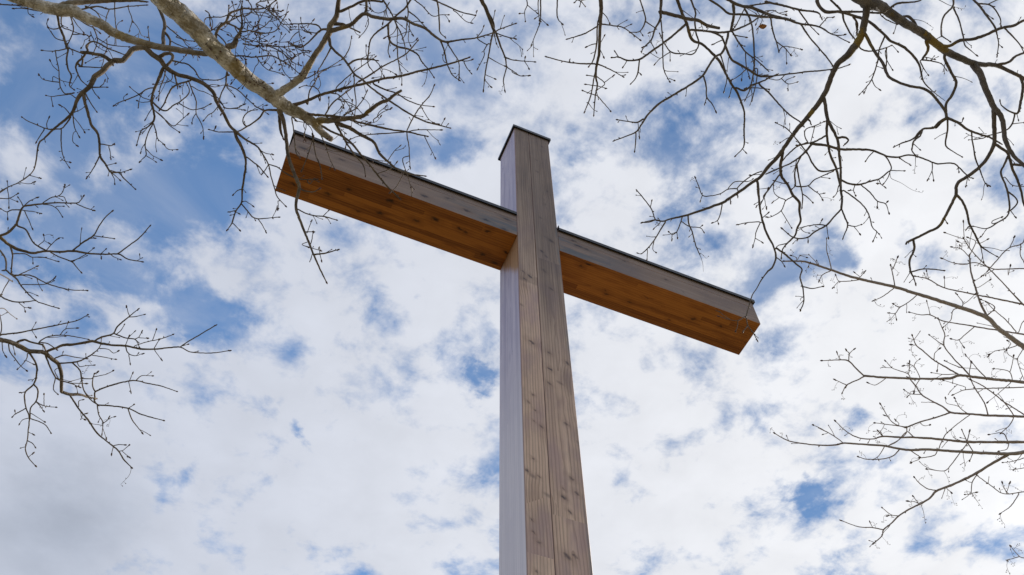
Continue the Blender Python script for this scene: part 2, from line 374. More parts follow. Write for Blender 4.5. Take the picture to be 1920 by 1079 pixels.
        arm = obj('arm', me, [arm_front, soffit, end_m], root)
        ov = .022
        cx0, cx1 = (x0-ov, x1-.004) if s < 0 else (x0+.004, x1+ov)
        bm = cap_bm(cx0, cx1, y0-ov, y1+ov, Z_TOP, .030)
        obj('metal_cap', bm_mesh(bm, 'cap'), cap_m, arm)
        if s > 0:      # the bent-up end of the flashing against the post
            bm = box_bm(W2+.002, W2+.010, y0-ov-.002, y1, Z_TOP+.006, Z_TOP+.045, .001)
            obj('flashing_upstand', bm_mesh(bm, 'upstand'), cap_m, arm)
    bm = cap_bm(-W2-.022, W2+.022, -h-.022, h+.022, P_TOP, .034)
    obj('metal_cap', bm_mesh(bm, 'cap'), cap_m, post)
def cap_bm(x0, x1, y0, y1, z, drop):
    """a folded sheet: a thin top, four downturned rims with a small drip edge"""
    bm = bmesh.new(); th = .004
    def bx(a, b, c, d, e, f):
        r_ = bmesh.ops.create_cube(bm, size=1)
        for q in r_['verts']: q.co = Vector((a+(q.co.x+.5)*(b-a), c+(q.co.y+.5)*(d-c), e+(q.co.z+.5)*(f-e)))
    bx(x0+.003, x1-.003, y0+.003, y1-.003, z+.002, z+.002+th)
    lo = z-drop; hi = z+.011
    bx(x0, x1, y0, y0+.003, lo, hi); bx(x0, x1, y1-.003, y1, lo, hi)
    bx(x0, x0+.003, y0+.0035, y1-.0035, lo+.0005, hi-.0005); bx(x1-.003, x1, y0+.0035, y1-.0035, lo+.0005, hi-.0005)
    return bm
cross()
BRANCHES = """
# tree 1
1A* @5.6>5.4 110,-15,80 290,40,88 440,75,95 545,85,88 640,130,80 760,185,72 850,245,68 960,290,62 1070,325,56 1180,350,50 1300,370,46 1450,395,42 1580,408,38
1B* @4.9>5.7 -800,-120,150 -690,10,142 -540,130,146 -420,250,146 -340,340,138 -240,430,128 -120,540,122 -20,625,114 60,680,106 150,745,108 230,805,100 330,855,80 420,910,72 470,970,54 540,1030,44 568,1046,40
1B* @-0.25 165,705,66 260,640,56 340,580,56 390,500,50 440,420,43 500,330,41 545,250,44 555,200,46 595,140,42 610,80,38 620,0,30 628,-60,28
1A* @-0.1 1070,335,45 1130,400,40 1200,450,38 1250,510,36 1330,560,31 1440,590,30 1530,630,30 1600,700,28 1620,760,26 1680,860,24 1720,940,22 1770,990,22 1830,1040,16 1890,1075,14 1940,1110,12 1970,1160,11 2010,1230,10 2030,1320,9 2060,1420,9 2080,1480,8 2135,1540,6
1A* @-0.3 1070,355,46 1000,370,42 960,410,40 920,455,40 860,455,40 810,490,40 760,540,42 710,580,42 680,640,36 640,680,34 600,715,30 575,760,26 545,840,24 500,890,20 430,945,16 390,980,15 330,1040,12 290,1080,12 270,1210,10 255,1270,8 220,1315,8 140,1370,8 70,1400,8 0,1445,8
1B* @-0.35 175,830,46 200,890,32 220,980,27 230,1080,28 240,1170,26 270,1260,26 310,1360,26 325,1410,24 305,1490,23 300,1560,22 325,1640,20 360,1730,18 400,1830,16 440,1930,14 490,2040,12 525,2110,8
1A* @0.1 440,60,60 520,30,50 640,15,42 800,8,32 1000,5,22 1100,15,12
1A* @0.15 1225,335,30 1225,260,26 1235,190,24 1220,130,24 1190,60,24 1175,0,22 1165,-60,20
1A 400,100,12 300,85,10 180,65,9 105,65,6
1A 290,52,12 210,42,11 100,40,10 0,35,9 -60,32,8
1A 210,42,7 212,100,6 240,122,4
1A 545,90,14 720,50,12 820,70,10 960,50,9 1090,40,8
1A 960,50,8 970,90,7 990,150,7 970,230,5
1A 990,150,6 1040,220,5 1060,265,5 1100,280,4
1A 860,0,9 860,80,8 865,170,7 870,205,5
1A 870,205,6 885,175,5 910,160,4
1A 820,70,9 800,120,8 793,165,6
1A 640,45,12 720,90,9 760,150,6
1A 1125,330,8 1115,270,7 1110,210,5
1A 1240,250,18 1275,300,17 1272,345,16
1A 1240,190,10 1300,240,9 1380,300,8 1450,310,6
1A 1270,300,8 1320,330,8 1400,360,7 1500,370,6
1B 560,235,37 640,212,34 720,180,31 770,130,29 815,105,28 890,130,26 990,145,25 1100,140,23 1180,180,21 1270,215,20 1350,280,19 1420,315,17 1530,300,13 1650,285,11 1770,250,10 1830,220,9 1940,180,8
1B 815,105,22 828,60,20 825,0,18 820,-40,16
1B 635,85,24 720,50,20 790,15,19 870,5,18 950,15,15
1B 590,180,30 650,185,22 700,208,14 770,240,10
1B 548,285,24 560,350,20 610,400,17 660,445,17 700,500,15 740,560,15 800,600,14 860,655,14 960,730,14 1050,790,14 1180,870,13 1290,920,11 1360,930,8
1B 558,365,13 530,420,11 490,490,9 470,525,6
1B 540,225,22 490,225,16 440,270,13 390,320,12 330,360,10 270,330,8
1B 490,225,14 460,190,12 400,180,10 330,180,9 270,180,8
1B 320,185,8 325,260,7 350,340,5
1B 268,795,32 360,765,25 480,715,22 600,680,21 740,645,20 850,620,20 960,590,18 1090,570,18 1200,540,16 1310,515,16 1450,480,14 1530,455,13 1590,435,11
1B 1530,455,8 1575,460,7 1615,450,6
1B 1560,470,8 1580,510,7 1612,550,5
1B 350,855,24 480,865,20 640,880,18 760,915,16 880,945,16 1000,970,14 1130,990,13 1220,1010,11 1280,1022,9
1B 1130,990,9 1215,975,8 1380,975,6
1B 1130,990,10 1000,1000,9 850,1010,8 760,1025,7 710,1045,6
1B 1130,990,9 1135,1040,9 1145,1085,8 1150,1170,8 1155,1250,6
1B 1260,1015,8 1290,1080,7 1340,1180,5
1B 480,940,19 560,985,17 660,1030,16 725,1085,16 785,1160,15 855,1240,14 925,1330,14 995,1410,12 1075,1488,10
1B 470,905,54 540,905,46 620,895,40 720,885,33 800,870,32 850,830,31 920,780,28 990,750,25 1040,710,22 1092,678,19
1B 605,925,34 700,960,30 780,1010,25 850,1045,24 890,1075,21 925,1150,20 985,1210,18 1060,1270,14 1150,1305,12 1260,1320,8
1B 600,930,22 630,985,16 660,1040,14 685,1085,14 745,1170,12 805,1240,10 820,1315,6
1B 420,1000,12 430,1060,11 450,1170,10 480,1240,9 495,1335,7
1B 435,1020,9 410,1100,9 380,1190,8 345,1275,8
1B 470,980,10 520,1090,8 550,1180,7 585,1260,6
1B 270,880,11 280,960,10 300,1140,9 330,1180,6
1B 1150,1170,8 1100,1190,8 1115,1260,7 1140,1330,6 1160,1400,5
1B 1120,1270,6 1060,1390,6 1010,1440,6
1B 780,1160,6 850,1190,5 1000,1215,5
1B 920,1300,7 1010,1265,6 1050,1225,5
1B 985,1210,7 1040,1130,6 1075,1100,5
1B 178,850,26 180,940,22 190,1000,18 205,1040,10
1F 325,335,11 370,355,10 430,360,9 470,340,7
1F 315,490,11 370,520,10 440,540,10 510,545,9 600,570,7
1F 500,545,8 540,505,5
1F 370,660,9 425,660,6
1F 382,670,7 400,620,6 415,583,5
1F 410,750,8 420,710,7 427,672,5
1F 345,755,6 400,775,7 480,800,5
1F 430,830,15 520,820,11 610,795,8
1F 475,770,6 480,830,6 490,870,5
1F 100,155,9 160,175,9 230,225,9 330,265,8 450,265,6
1F 380,265,7 400,300,7 430,270,5
1F 165,430,7 168,460,5 165,485,5
1F 95,155,8 40,230,6 10,170,5
1F 20,40,8 70,70,7 120,80,5
1A 1760,985,24 1775,1040,22 1800,1080,24 1835,1170,20 1842,1230,17 1830,1330,15 1815,1430,14 1810,1520,12 1770,1580,11 1745,1650,10 1738,1675,9 1705,1722,6
1E 1740,592,8 1765,615,7 1792,643,5
1E 1810,450,11 1860,510,10 1920,560,9 2085,550,6
1E 1930,560,8 1960,600,7 1990,655,6
1E 1770,500,8 1720,510,6
1E 1755,505,7 1785,520,5
1E 1812,340,8 1780,350,7 1750,380,5
1E 1812,440,7 1840,430,6 1890,462,5
1E 1850,100,12 1900,140,11 1935,165,10 2000,240,7
1A 625,715,25 635,770,23 650,820,22 670,890,20 690,945,20 730,1000,18 745,1080,17 750,1170,17 790,1230,15 830,1290,13 900,1295,11 920,1330,9 1010,1415,7
1E 745,95,11 710,165,9 680,215,7 655,250,5
1E 830,200,8 900,215,7 970,195,6
1E 790,165,7 830,155,6 862,147,5
1E 830,215,8 855,260,6 860,295,5
1E 840,220,7 870,245,6 895,268,5
1E 745,0,9 780,5,9 830,15,7 850,5,5
1E 815,20,7 825,60,6 830,105,5
1A 690,655,13 750,655,9 795,655,5
1A 750,650,8 775,630,7 785,608,5
1A 635,690,12 660,740,9 690,790,8 722,835,6
1A 690,660,8 710,700,7 735,728,5
1A 835,460,32 770,420,26 700,405,24 650,395,24 600,390,19
1A 650,390,18 625,430,16 585,465,15 568,500,13 580,550,11 605,600,9 645,635,7
1A 660,385,18 648,345,15 690,312,13 740,325,12 800,360,11 850,380,10 940,415,8
1A 585,480,16 610,500,14 620,450,14 615,430,12
1A 590,500,10 680,505,9 770,510,7
1A 430,110,18 445,200,17 475,270,17 500,350,17 510,370,15 500,450,13 510,520,12 535,570,11 520,640,9 550,670,7
1A 500,355,13 560,380,10 610,400,9
1A 450,210,9 400,220,8 362,205,7 350,180,6 357,155,5
1A 480,305,9 420,290,8 385,245,7 365,215,5
1A 500,365,10 440,380,8 380,385,7 320,380,5
1A 415,380,9 425,450,8 440,520,8 445,600,9 455,660,9 490,705,8 540,700,7
1A 435,530,7 400,500,6 378,460,4
1A 440,618,8 380,610,7 320,595,6 295,565,4
1A 400,575,6 460,605,6 520,620,5
1A 565,735,9 530,710,8 490,712,8 440,718,7 390,725,6 350,718,5
1A 385,735,6 395,790,5
1A 460,110,11 465,200,9 520,225,8 570,245,7 620,260,5
1A 525,110,11 545,180,10 550,230,9 530,290,9 500,350,8
1A 540,130,7 580,190,6 622,240,4
1A 575,130,12 640,180,9 700,210,8 745,245,6
1A 700,205,10 730,290,9 720,350,8 700,400,7
1A 735,290,8 800,330,8 870,345,7 965,352,5
1A 870,340,7 868,300,6 868,268,5
1A 550,260,8 640,260,8 675,300,7 660,345,6
1A 545,840,10 550,900,9 560,960,8 590,1020,6
1A 545,870,6 600,940,6 630,985,5
1A 525,860,9 490,815,8 458,795,5
1A 545,850,8 600,825,6 630,805,4
1A 390,975,11 330,960,9 270,935,8 210,910,8 168,882,6
1A 355,965,8 350,930,7 365,888,5
1A 330,975,9 300,1020,8 275,1062,6
1A 530,880,13 490,935,11 460,965,10 395,970,9
1A 460,965,9 458,1080,8 470,1160,7 490,1210,6 515,1250,5
1E 470,120,5 452,130,5 448,128,3
1E 480,128,5 520,138,4
1A 550,1000,5 545,1060,6 575,1090,4
1A 1245,495,30 1220,520,24 1195,580,23 1170,640,22 1145,700,20 1135,770,19 1150,830,16 1155,900,14 1110,950,11 1060,980,9 1035,1050,7 1025,1085,5
1A 1150,660,11 1100,670,10 1040,710,9 960,745,8 890,770,7 858,790,5
1A 1050,712,8 1015,690,7 980,660,5
1A 1040,712,7 1075,735,7 1120,750,6
1A 930,752,6 925,730,5 945,713,5
1A 1148,770,15 1200,820,13 1250,830,11 1300,790,10 1340,770,10 1400,720,9 1420,680,8 1400,630,6
1A 1340,775,9 1400,810,8 1450,825,7 1520,810,7 1570,785,5
1A 1245,515,10 1225,600,9 1200,660,8 1190,740,7
1A 1430,605,13 1340,630,13 1290,660,13 1260,710,12 1230,780,11 1200,822,10
1A 1310,565,14 1328,640,11
1A 1160,830,10 1220,880,9 1270,940,8 1340,990,6
1A 1170,840,9 1240,900,8 1300,945,8 1360,900,7 1405,860,6
1A 1150,930,10 1170,990,9 1180,1040,8 1225,1080,6
1A 1145,930,9 1110,1000,8 1088,1080,9 1095,1160,8 1065,1195,6 1052,1210,4
1E 1085,0,6 1060,40,5 1055,62,4
1E 1095,40,7 1140,85,6 1200,117,4
1E 1095,90,7 1130,110,6 1163,132,4
1A 1220,1075,6 1260,1120,6 1320,1123,4
1A 1195,430,30 1240,402,28 1290,410,24 1290,450,20 1250,490,22
1A 1290,455,15 1350,470,13 1410,485,12 1460,530,11 1500,590,10 1560,600,9 1640,600,8 1710,568,5
1A 1310,490,9 1350,465,7 1390,420,5
1A 1410,600,9 1440,680,9 1470,760,9 1470,850,8 1500,910,7 1520,960,6 1525,1028,5
1A 1470,850,7 1445,890,6 1440,922,4
1A 1440,650,8 1490,680,7 1530,690,6 1590,720,5
1A 1625,730,10 1660,770,9 1690,812,8 1760,815,7 1825,825,5
1A 1775,815,6 1800,798,5 
1A 1640,790,8 1600,840,7 1560,865,7 1530,900,5
1A 1700,540,15 1695,600,13 1690,640,12 1660,700,10 1635,770,9
1A 1690,640,10 1750,660,9 1800,690,9 1850,740,8 1920,800,7 2000,850,5
1A 1700,660,7 1750,710,6 1755,718,5
1B 150,828,18 70,830,15 30,880,13 -20,920,12 -70,948,11 -97,915,10 -90,875,9 -50,835,8 0,825,7
1A 1860,945,11 1790,985,10 1720,990,9 1640,990,8 1575,975,6
1A 1600,985,7 1612,960,5
1B 70,830,10 30,815,8 0,800,5
1B 60,828,8 50,800,6 72,792,4
1A 1610,300,22 1620,250,22 1640,210,22 1690,170,20 1720,110,18 1750,90,16 1830,65,15 1900,70,13 1990,60,11 2060,10,9
1A 1700,400,54 1710,350,46 1750,345,42 1770,290,32 1800,240,20 1815,170,15 1805,90,11 1815,20,9
1A 1690,170,14 1760,200,13 1820,240,12 1870,230,10 1935,250,8 2000,250,8 2070,230,7 2110,170,6 2140,120,5
1A 1720,110,9 1660,130,8 1610,130,8 1540,140,7 1530,185,5
1A 1620,250,12 1680,310,11 1700,350,11
1A 1690,390,16 1750,420,13 1820,420,12 1900,430,12 2030,420,11 2100,450,10 2180,500,9 2250,560,7
1B 0,240,10 80,250,9 150,230,8 190,170,7 220,120,6
1B -100,330,12 0,345,10 100,350,9 200,400,8 280,470,7 330,490,5
1B 0,30,9 60,60,8 140,120,8 200,180,7 260,185,5
1B 990,185,18 1000,300,15 1060,350,15 1140,370,14 1210,410,12 1240,460,10 1300,530,8 1330,575,6
1B 1200,-40,16 1160,0,16 1120,60,15 1050,120,15 985,185,15 910,240,13 860,300,12 845,380,11 840,480,10 880,540,6
1B 1130,0,11 1140,90,11 1130,180,9 1125,250,8 1100,290,6
1B 1140,85,11 1200,130,10 1270,205,7
1B 1003,300,10 990,380,8 1000,420,6
1B 1060,355,10 1065,450,9 1090,570,8 1093,630,6
1B 950,0,13 990,60,12 1020,110,11 1050,180,10 1090,260,9 1110,320,8 1130,440,5
1B 1340,-30,16 1360,20,15 1370,100,13 1375,200,12 1380,245,10 1415,280,6
1B 1350,10,12 1430,45,11 1530,90,10 1635,115,9
1B 1380,300,15 1410,380,13 1430,470,11 1470,560,9 1520,600,7
1B 1430,320,10 1480,400,9 1520,470,8 1520,590,6
1B 1415,470,7 1400,430,6 1440,330,5
1B 640,690,12 600,665,10 650,610,9 720,550,9 790,500,8 890,430,6
1B 388,785,11 400,690,10 440,620,9 480,550,9 560,500,8 640,450,6
1B 520,860,13 570,780,12 640,720,11 720,660,10 770,610,9
1B 770,615,14 860,560,13 950,500,11 1050,450,10 1130,400,10 1210,310,8
1B 330,600,10 400,580,9 460,545,8 530,515,7 620,490,5
1B 690,485,16 750,450,15 840,445,13 905,455,8
1B 655,865,10 740,820,9 800,750,8 830,690,6
1B 735,560,9 740,680,9 750,770,8 740,860,6
1B 880,630,14 960,670,13 1050,700,11 1130,750,10 1220,785,8 1325,800,6
1B 1130,985,9 1180,880,10 1240,790,9 1300,720,8 1335,645,6
1B 1240,805,7 1290,890,5 1330,920,4
1B 1280,915,10 1370,940,10 1450,960,8
1B 1385,945,6 1410,900,4
1B 838,440,7 825,400,6 825,352,5
1B 650,440,11 670,420,9 700,360,8 715,285,5
# tree 2
2E* @4.7>5.0 -120,600,30 0,700,27 60,750,25 120,785,23 180,805,21 250,820,19 340,805,18 450,810,18 545,803,17 650,820,14 770,828,13 880,825,12 900,830,11 960,865,9 1060,883,7
2I* @4.5>4.9 -140,380,40 0,390,37 100,415,37 160,445,37 220,475,35 310,480,33 350,500,33 400,540,31 440,575,30 460,640,29 460,700,27 460,780,25
2I* @-0.2 355,475,22 420,450,19 470,430,23 560,425,21 640,410,21 690,400,22 750,415,19 850,430,17 950,437,16 1050,458,15 1160,460,13 1250,450,12 1350,445,10 1400,470,9 1450,485,8 1600,488,8 1715,472,7
2E* @0.2 0,690,23 60,665,21 100,630,20 125,600,19 140,550,17 160,490,15 175,470,15 230,460,15 320,450,13 430,442,11 570,445,10 600,430,8 625,395,6
2I* @0.2 215,480,16 270,570,15 275,650,14 250,725,13 190,780,12 185,830,12 195,900,11 220,970,11 210,1080,10 205,1145,10 190,1210,10 215,1275,9 262,1330,6
2I* @0.2 460,780,25 530,800,23 600,800,20 660,820,16 720,830,11
2E 885,822,11 970,760,10 1050,700,10 1120,620,8
2E 545,800,14 620,740,13 700,688,12 740,620,10 790,550,10 835,510,8
2E 705,690,8 780,700,8 850,710,6
2E 660,712,7 705,708,5
2E 380,815,9 450,850,10 540,885,10 570,920,8 605,960,6
2E 545,882,8 640,830,7 700,785,5
2E 345,800,8 390,750,7 440,705,6 465,705,4
2E 755,825,7 790,793,5
2E 755,828,5 758,850,4
2E 815,815,7 850,845,6 895,865,4
2E 290,760,7 330,725,6 328,690,5
2E 330,725,5 365,745,4
2E 575,450,9 640,480,8 697,497,7
2E 175,470,9 155,430,7 140,408,5
2E 180,465,9 220,430,8 275,405,5
2E 320,445,9 380,405,8 440,390,8 470,360,7 483,322,6
2E 440,392,8 480,400,7 495,432,5
2E 325,455,8 380,460,8 430,490,7 465,542,6
2E 420,470,7 470,468,4
2E 160,495,11 90,495,10 50,510,8 10,490,6
2E 55,515,7 58,555,4
2E 180,500,8 260,510,6 300,520,5
2E 185,505,9 215,570,8 240,630,6
2E 130,615,16 190,640,14 220,690,13 250,740,12 290,770,12 340,797,12
2E 75,765,14 95,830,13 90,900,12 85,960,11
2E -30,770,14 0,800,13 40,860,15 45,940,14 20,950,10
2E 40,942,13 90,985,13 130,1020,11 170,1080,11 260,1170,10 330,1200,9 430,1230,7
2E 95,825,11 190,825,9 240,850,8 320,850,8 430,880,6
2E 245,850,7 247,888,4
2E 100,985,13 220,985,11 300,1020,10 360,1050,9 460,1080,9 530,1095,8 650,1100,6
2E 110,995,9 190,960,8 275,920,6
2E -20,965,11 0,975,11 60,1010,11 90,1030,9
2E 165,1055,9 270,1055,8 350,1050,8 405,1010,6
2E -60,408,9 0,408,9 70,408,8 130,375,5
2E 70,408,6 125,432,5
2E 55,330,7 65,400,6 67,470,5
2E 60,325,6 55,288,5
2E -30,380,10 0,358,9 70,320,8 140,290,8 220,235,8
2E 215,235,7 255,245,6 298,257,5
2E 150,290,6 215,300,6 250,290,5
2I 520,800,15 560,860,14 600,920,13 660,990,13 720,1080,13 780,1135,12 850,1188,12 890,1225,11 930,1290,10 985,1345,8
2M 985,275,4 965,330,3 905,395,2
2M 850,105,8 890,96,7 930,98,6
2M 850,110,7 838,160,5
2M 890,145,7 920,140,6 965,103,5
2M 915,145,6 965,187,5
2I 600,920,7 625,950,6 640,945,4
2I 605,930,7 610,970,5 630,985,4
2I 590,890,8 590,850,7 615,840,5
2I 1350,445,10 1400,410,9 1500,350,9 1610,285,8
2I 1370,435,7 1405,425,5
2I 700,405,15 760,370,14 845,345,12 880,290,12 950,230,11 1000,190,8 1030,165,6
2I 965,220,8 1020,215,7 1075,202,5
2I 965,200,7 950,145,5
2I 860,345,11 940,375,10 1010,385,9 1030,410,7 1045,445,6
2I 1010,385,8 1040,370,7 1060,335,5
2I 1045,375,7 1100,378,5
2I 870,350,8 905,320,7 930,280,5
2I 1010,435,7 1100,405,7 1200,385,7 1290,353,6
2I 1145,390,7 1170,318,5
2I 1155,455,8 1190,395,6
2I 1160,470,7 1205,532,5
2I 940,440,9 960,490,8 1010,510,7 1065,495,5
2I 965,500,7 975,562,5
2I 940,430,7 965,370,5
2I 290,410,12 350,370,10 450,355,9 550,365,8 655,385,6
2I 450,355,8 490,310,7 570,302,5
2I 490,312,6 510,265,4
2I 0,355,13 150,335,12 250,315,11 400,285,10 510,262,9 580,245,8 655,205,6
2I 240,322,6 265,362,4
2I 130,405,16 180,390,15 240,410,15 320,430,14 340,465,13
2I 300,410,9 360,420,9 420,460,8
2I 410,530,11 480,505,10 560,520,8 640,530,6
2I 450,565,14 540,560,13 620,540,12 700,490,10 750,440,8 760,380,6
2I 690,505,8 780,520,7 860,535,5
2I 750,455,8 810,460,7 850,490,6 880,478,5
2I 540,560,13 600,620,12 610,680,12 630,770,11 680,840,11 730,875,11
2I 612,680,9 690,680,8 705,650,9 728,632,6
2I 715,780,11 695,740,10 695,690,9 705,650,8
2I 700,668,7 790,650,6 842,625,5
2I 580,560,8 595,590,7 640,585,6 700,580,4
2I 715,835,15 710,790,14 730,770,13 820,735,12 910,710,11 1010,695,11 1100,715,10 1200,735,9 1320,775,7
2I 965,705,7 980,775,5
2I 968,702,7 993,643,5
2I 1020,695,8 1060,660,7 1138,660,5
2I 705,835,14 730,875,12 830,885,11 960,903,11 1050,945,10 1130,970,9 1220,993,7
2I 960,905,8 1000,878,5
2I 960,905,10 985,980,9 1020,1030,8 1062,1082,6
2I 730,880,10 740,950,9 770,1010,8 765,1090,6
2I 770,1020,7 820,980,6 852,968,4
2I 765,1030,6 690,1020,4
2I 800,1000,6 815,975,4
2I 770,1050,5 795,1125,4
2I 255,725,12 285,770,12 270,850,12 230,900,11 225,970,10
2I 190,905,9 110,950,7 95,965,5
2I 115,945,6 113,930,4
2I 225,980,9 330,1020,8 380,1085,6
2I 240,945,7 330,1002,4
2I 220,975,7 170,990,6 150,1015,4
2I 270,855,8 300,885,7 325,920,5
2I 275,855,8 330,885,7 415,895,5
2I 330,880,7 330,803,5
2I 190,780,9 158,785,5
2M 205,65,8 245,88,7 262,112,5
2M 215,190,6 225,180,5 243,165,4
2M 210,0,6 245,18,4
2I 340,500,16 370,580,14 410,660,13 440,690,12 530,715,10 590,742,6
2I 415,680,9 400,760,8 430,795,6
2I 530,715,8 640,718,6
2I 440,685,7 410,620,7 440,600,6
2I 65,425,10 75,480,9 120,540,8 150,580,7 195,617,5
2I 205,495,9 205,520,8 180,560,7 135,607,5
2I 195,545,6 245,570,5
2I 95,425,8 110,487,5
2I 15,395,8 20,470,7 40,507,5
2I 0,360,11 12,300,9 5,230,8 0,210,6
2I -30,150,8 0,155,8 30,155,7 80,200,6 125,232,5
2I -20,20,12 0,50,12 30,80,12 110,105,11 200,105,10 262,95,8
2I 40,-10,8 10,50,7
2I 140,110,7 180,145,6 215,150,4
2I 180,145,5 187,170,4
# tree 3
3D* @5.3>6.2 640,-50,105 750,20,112 830,40,90 900,90,76 990,150,72 1090,210,66 1180,265,66 1260,330,62 1340,390,60 1430,430,56 1520,470,50 1600,485,40 1700,490,35 1780,520,30 1880,570,28 1970,620,26
3D* @0.3 740,40,62 730,120,56 715,210,56 690,290,58 640,360,62 590,420,52 530,470,46 490,540,43 460,620,43 430,690,43 390,760,41 330,840,39 280,900,37 210,980,34 140,1080,32 70,1180,31 -2,1255,30 -60,1330,25 -120,1370,24 -200,1430,23 -280,1480,22 -340,1520,22 -460,1565,20 -580,1605,18 -650,1625,16 -720,1640,14 -790,1660,12 -850,1650,11 -940,1670,8
3D* @-0.3 1540,490,56 1590,550,54 1620,640,50 1660,730,47 1690,800,45 1730,850,42 1760,910,39 1770,1000,37 1790,1080,36 1840,1170,30 1918,1240,28 1990,1310,26
3D* @0.3 1692,810,40 1695,920,35 1693,1080,32 1640,1190,28 1580,1260,27 1500,1320,27 1430,1365,27 1410,1410,27 1410,1460,25 1370,1540,23 1320,1640,22 1280,1700,22 1200,1740,20 1100,1790,20 1040,1818,18 1032,1835,14
3D* @-0.2 730,255,28 770,340,25 820,420,25 870,490,25 900,570,23 980,620,21 1080,650,21 1170,665,22 1230,710,22 1290,780,22 1330,840,22 1340,885,24
3D* @0.2 365,-60,30 370,-20,30 372,30,29 430,90,27 540,90,25 640,120,23 750,160,23 850,240,22 920,310,21 1010,350,21 1080,410,20 1130,480,18 1150,560,14 1170,620,11 1240,690,8 1330,760,3
3D* @-0.2 1290,345,30 1360,345,26 1440,305,25 1540,295,25 1640,260,25 1700,230,23 1770,205,22 1840,195,22 1920,155,22 1990,120,22
3C* @5.2>5.9 1215,-60,27 1240,0,27 1270,90,26 1310,180,25 1350,300,23 1420,330,21 1500,400,21 1560,470,21 1600,550,20 1650,640,20 1690,700,18 1740,840,15 1740,970,13 1740,1080,12 1725,1120,9 1680,1165,7
1C* @5.3>5.2 660,-70,36 665,-20,33 668,80,29 660,200,25 655,330,23 650,420,21 630,520,18 630,590,16 640,640,13 625,720,10 613,860,7
3C* @5.0>5.4 1120,-60,28 1118,0,26 1115,80,22 1110,150,20 1070,220,15 1045,300,13 985,360,10 973,388,8
3B* @5.1>5.4 1670,-60,36 1690,0,34 1720,60,31 1750,140,28 1780,220,24 1800,250,19 1830,340,15 1870,440,13 1880,500,10 1920,530,8 1980,570,6 2040,568,4
3C* @5.6>5.9 1590,-20,28 1620,0,27 1700,40,25 1800,60,26 1918,110,26 2010,130,17 2120,160,14
3G* @-0.2 1840,290,21 1850,400,19 1860,500,17 1890,620,17 1918,690,17 1960,770,16 1978,850,16 1950,930,14 1918,955,12 1870,1020,10 1836,1080,9 1800,1136,9 1780,1200,9 1764,1260,8 1756,1292,8
3H* @0.2 112,60,25 95,160,23 100,240,23 150,310,22 190,390,22 235,440,21 235,510,19 245,580,18 215,640,16 205,685,15 150,740,12 110,790,10 100,850,8
3D* @-0.2 420,745,32 435,830,27 450,900,27 490,980,25 520,1050,23 530,1110,21 535,1170,20 545,1260,19 545,1400,19 555,1500,18 550,1570,17
3D* @0.15 445,900,22 440,1000,19 450,1080,21 470,1170,20 510,1260,18 530,1350,17 545,1410,16
3S 1399,593,2.1 1402,610,1.8 1412,624,1.7 1419,637,1.5
3S 1399,593,1.9 1395.8,594.5,1.8 1383.4,601.6,1.6 1370,600,1.4 1349,594,1.2
3S 1383.4,601.6,1.5 1383,611,1.4 1380,620,1.3
3S 1402,611,1.5 1394,621.7,1.2
3G 1110,575,11 1075,570,11 1050,500,10 1025,460,10 980,400,9 938,352,8
3G 1040,465,7 1047,432,6
3G 1075,570,9 1030,588,8 980,591,7
3G 1150,585,13 1110,650,11 1060,730,10 1010,790,9 970,825,8 948,822,5
3G 1065,720,8 1055,790,6 1075,812,5
3G 1015,790,7 1012,862,6
3G 1110,590,7 1070,630,5
3G 1275,550,12 1260,600,10 1235,660,9 1200,680,8 1180,665,6
3G 1235,660,7 1240,700,5
3G 1200,680,7 1198,715,6
3G 1275,585,9 1330,620,8 1410,630,7 1435,658,6
3G 1405,630,6 1422,616,4
3G 1320,540,13 1325,600,12 1350,660,11 1370,740,10 1395,805,9 1415,850,4 1430,900,3 1434,960,2
3G 1415,820,4 1455,860,2
3G 1575,450,10 1560,530,9 1540,575,8 1510,590,5
3G 1540,575,6 1545,592,4
3G 1635,405,9 1638,437,8
3G 1690,338,10 1620,340,9 1560,375,8 1490,390,8 1430,388,8 1400,320,8 1375,258,7
3G 1425,390,7 1413,425,5
3G 1690,330,10 1740,280,10 1810,230,10 1860,210,9
3G 1860,230,7 1790,235,5
3G 1620,335,8 1670,285,8 1770,282,7 1800,268,5
3G 1692,350,8 1692,387,6
3G 1850,585,9 1770,590,8 1695,605,7
3G 1862,590,9 1830,660,8 1822,710,7 1808,762,5
3G 1825,708,7 1872,737,5
3G 1855,470,9 1880,420,8 1900,380,8 1918,340,6
3G 1880,420,7 1835,468,5
3G 1890,395,7 1905,475,5
3G 1870,560,9 1918,520,7
3H 330,0,20 260,80,15 180,140,13 90,180,12 0,220,12
3H 300,-10,16 220,20,12 150,80,12 100,140,10
3H 550,490,14 500,540,14 440,610,14 350,660,13 300,700,12 230,710,11 170,690,10 110,640,7
3H 550,490,14 580,560,13 597,610,12 565,700,7
3H 600,610,9 650,620,8 695,607,6
3H 645,620,7 685,672,5
3H 440,615,9 452,700,5
3H 435,612,10 380,605,9 300,615,8 230,632,6
3H 250,640,7 270,660,6 302,668,5
3H 385,605,7 403,575,5
3H 300,700,7 300,725,5
3H 555,275,17 610,300,16 690,305,15 770,280,14 830,265,13 890,220,12 925,185,11 900,120,11 880,95,11
3H 700,310,11 760,360,10 820,430,9 880,450,8 905,515,6
3H 820,435,7 820,472,5
3H 880,450,6 890,440,4
3H 650,315,8 640,350,7 655,384,5
3H 640,348,6 618,350,4
3H 830,265,8 845,300,7 875,325,5
3H 845,300,6 825,298,5
3H 915,210,8 895,260,7 870,295,6
3H 925,200,8 1015,203,6
3H 915,225,5 925,260,4 1000,295,3 1080,345,2.5 1155,368,2
3H 565,350,13 640,400,12 710,460,12 755,530,11 780,620,9 800,645,8 815,660,7 790,725,6
3H 800,645,7 828,672,5
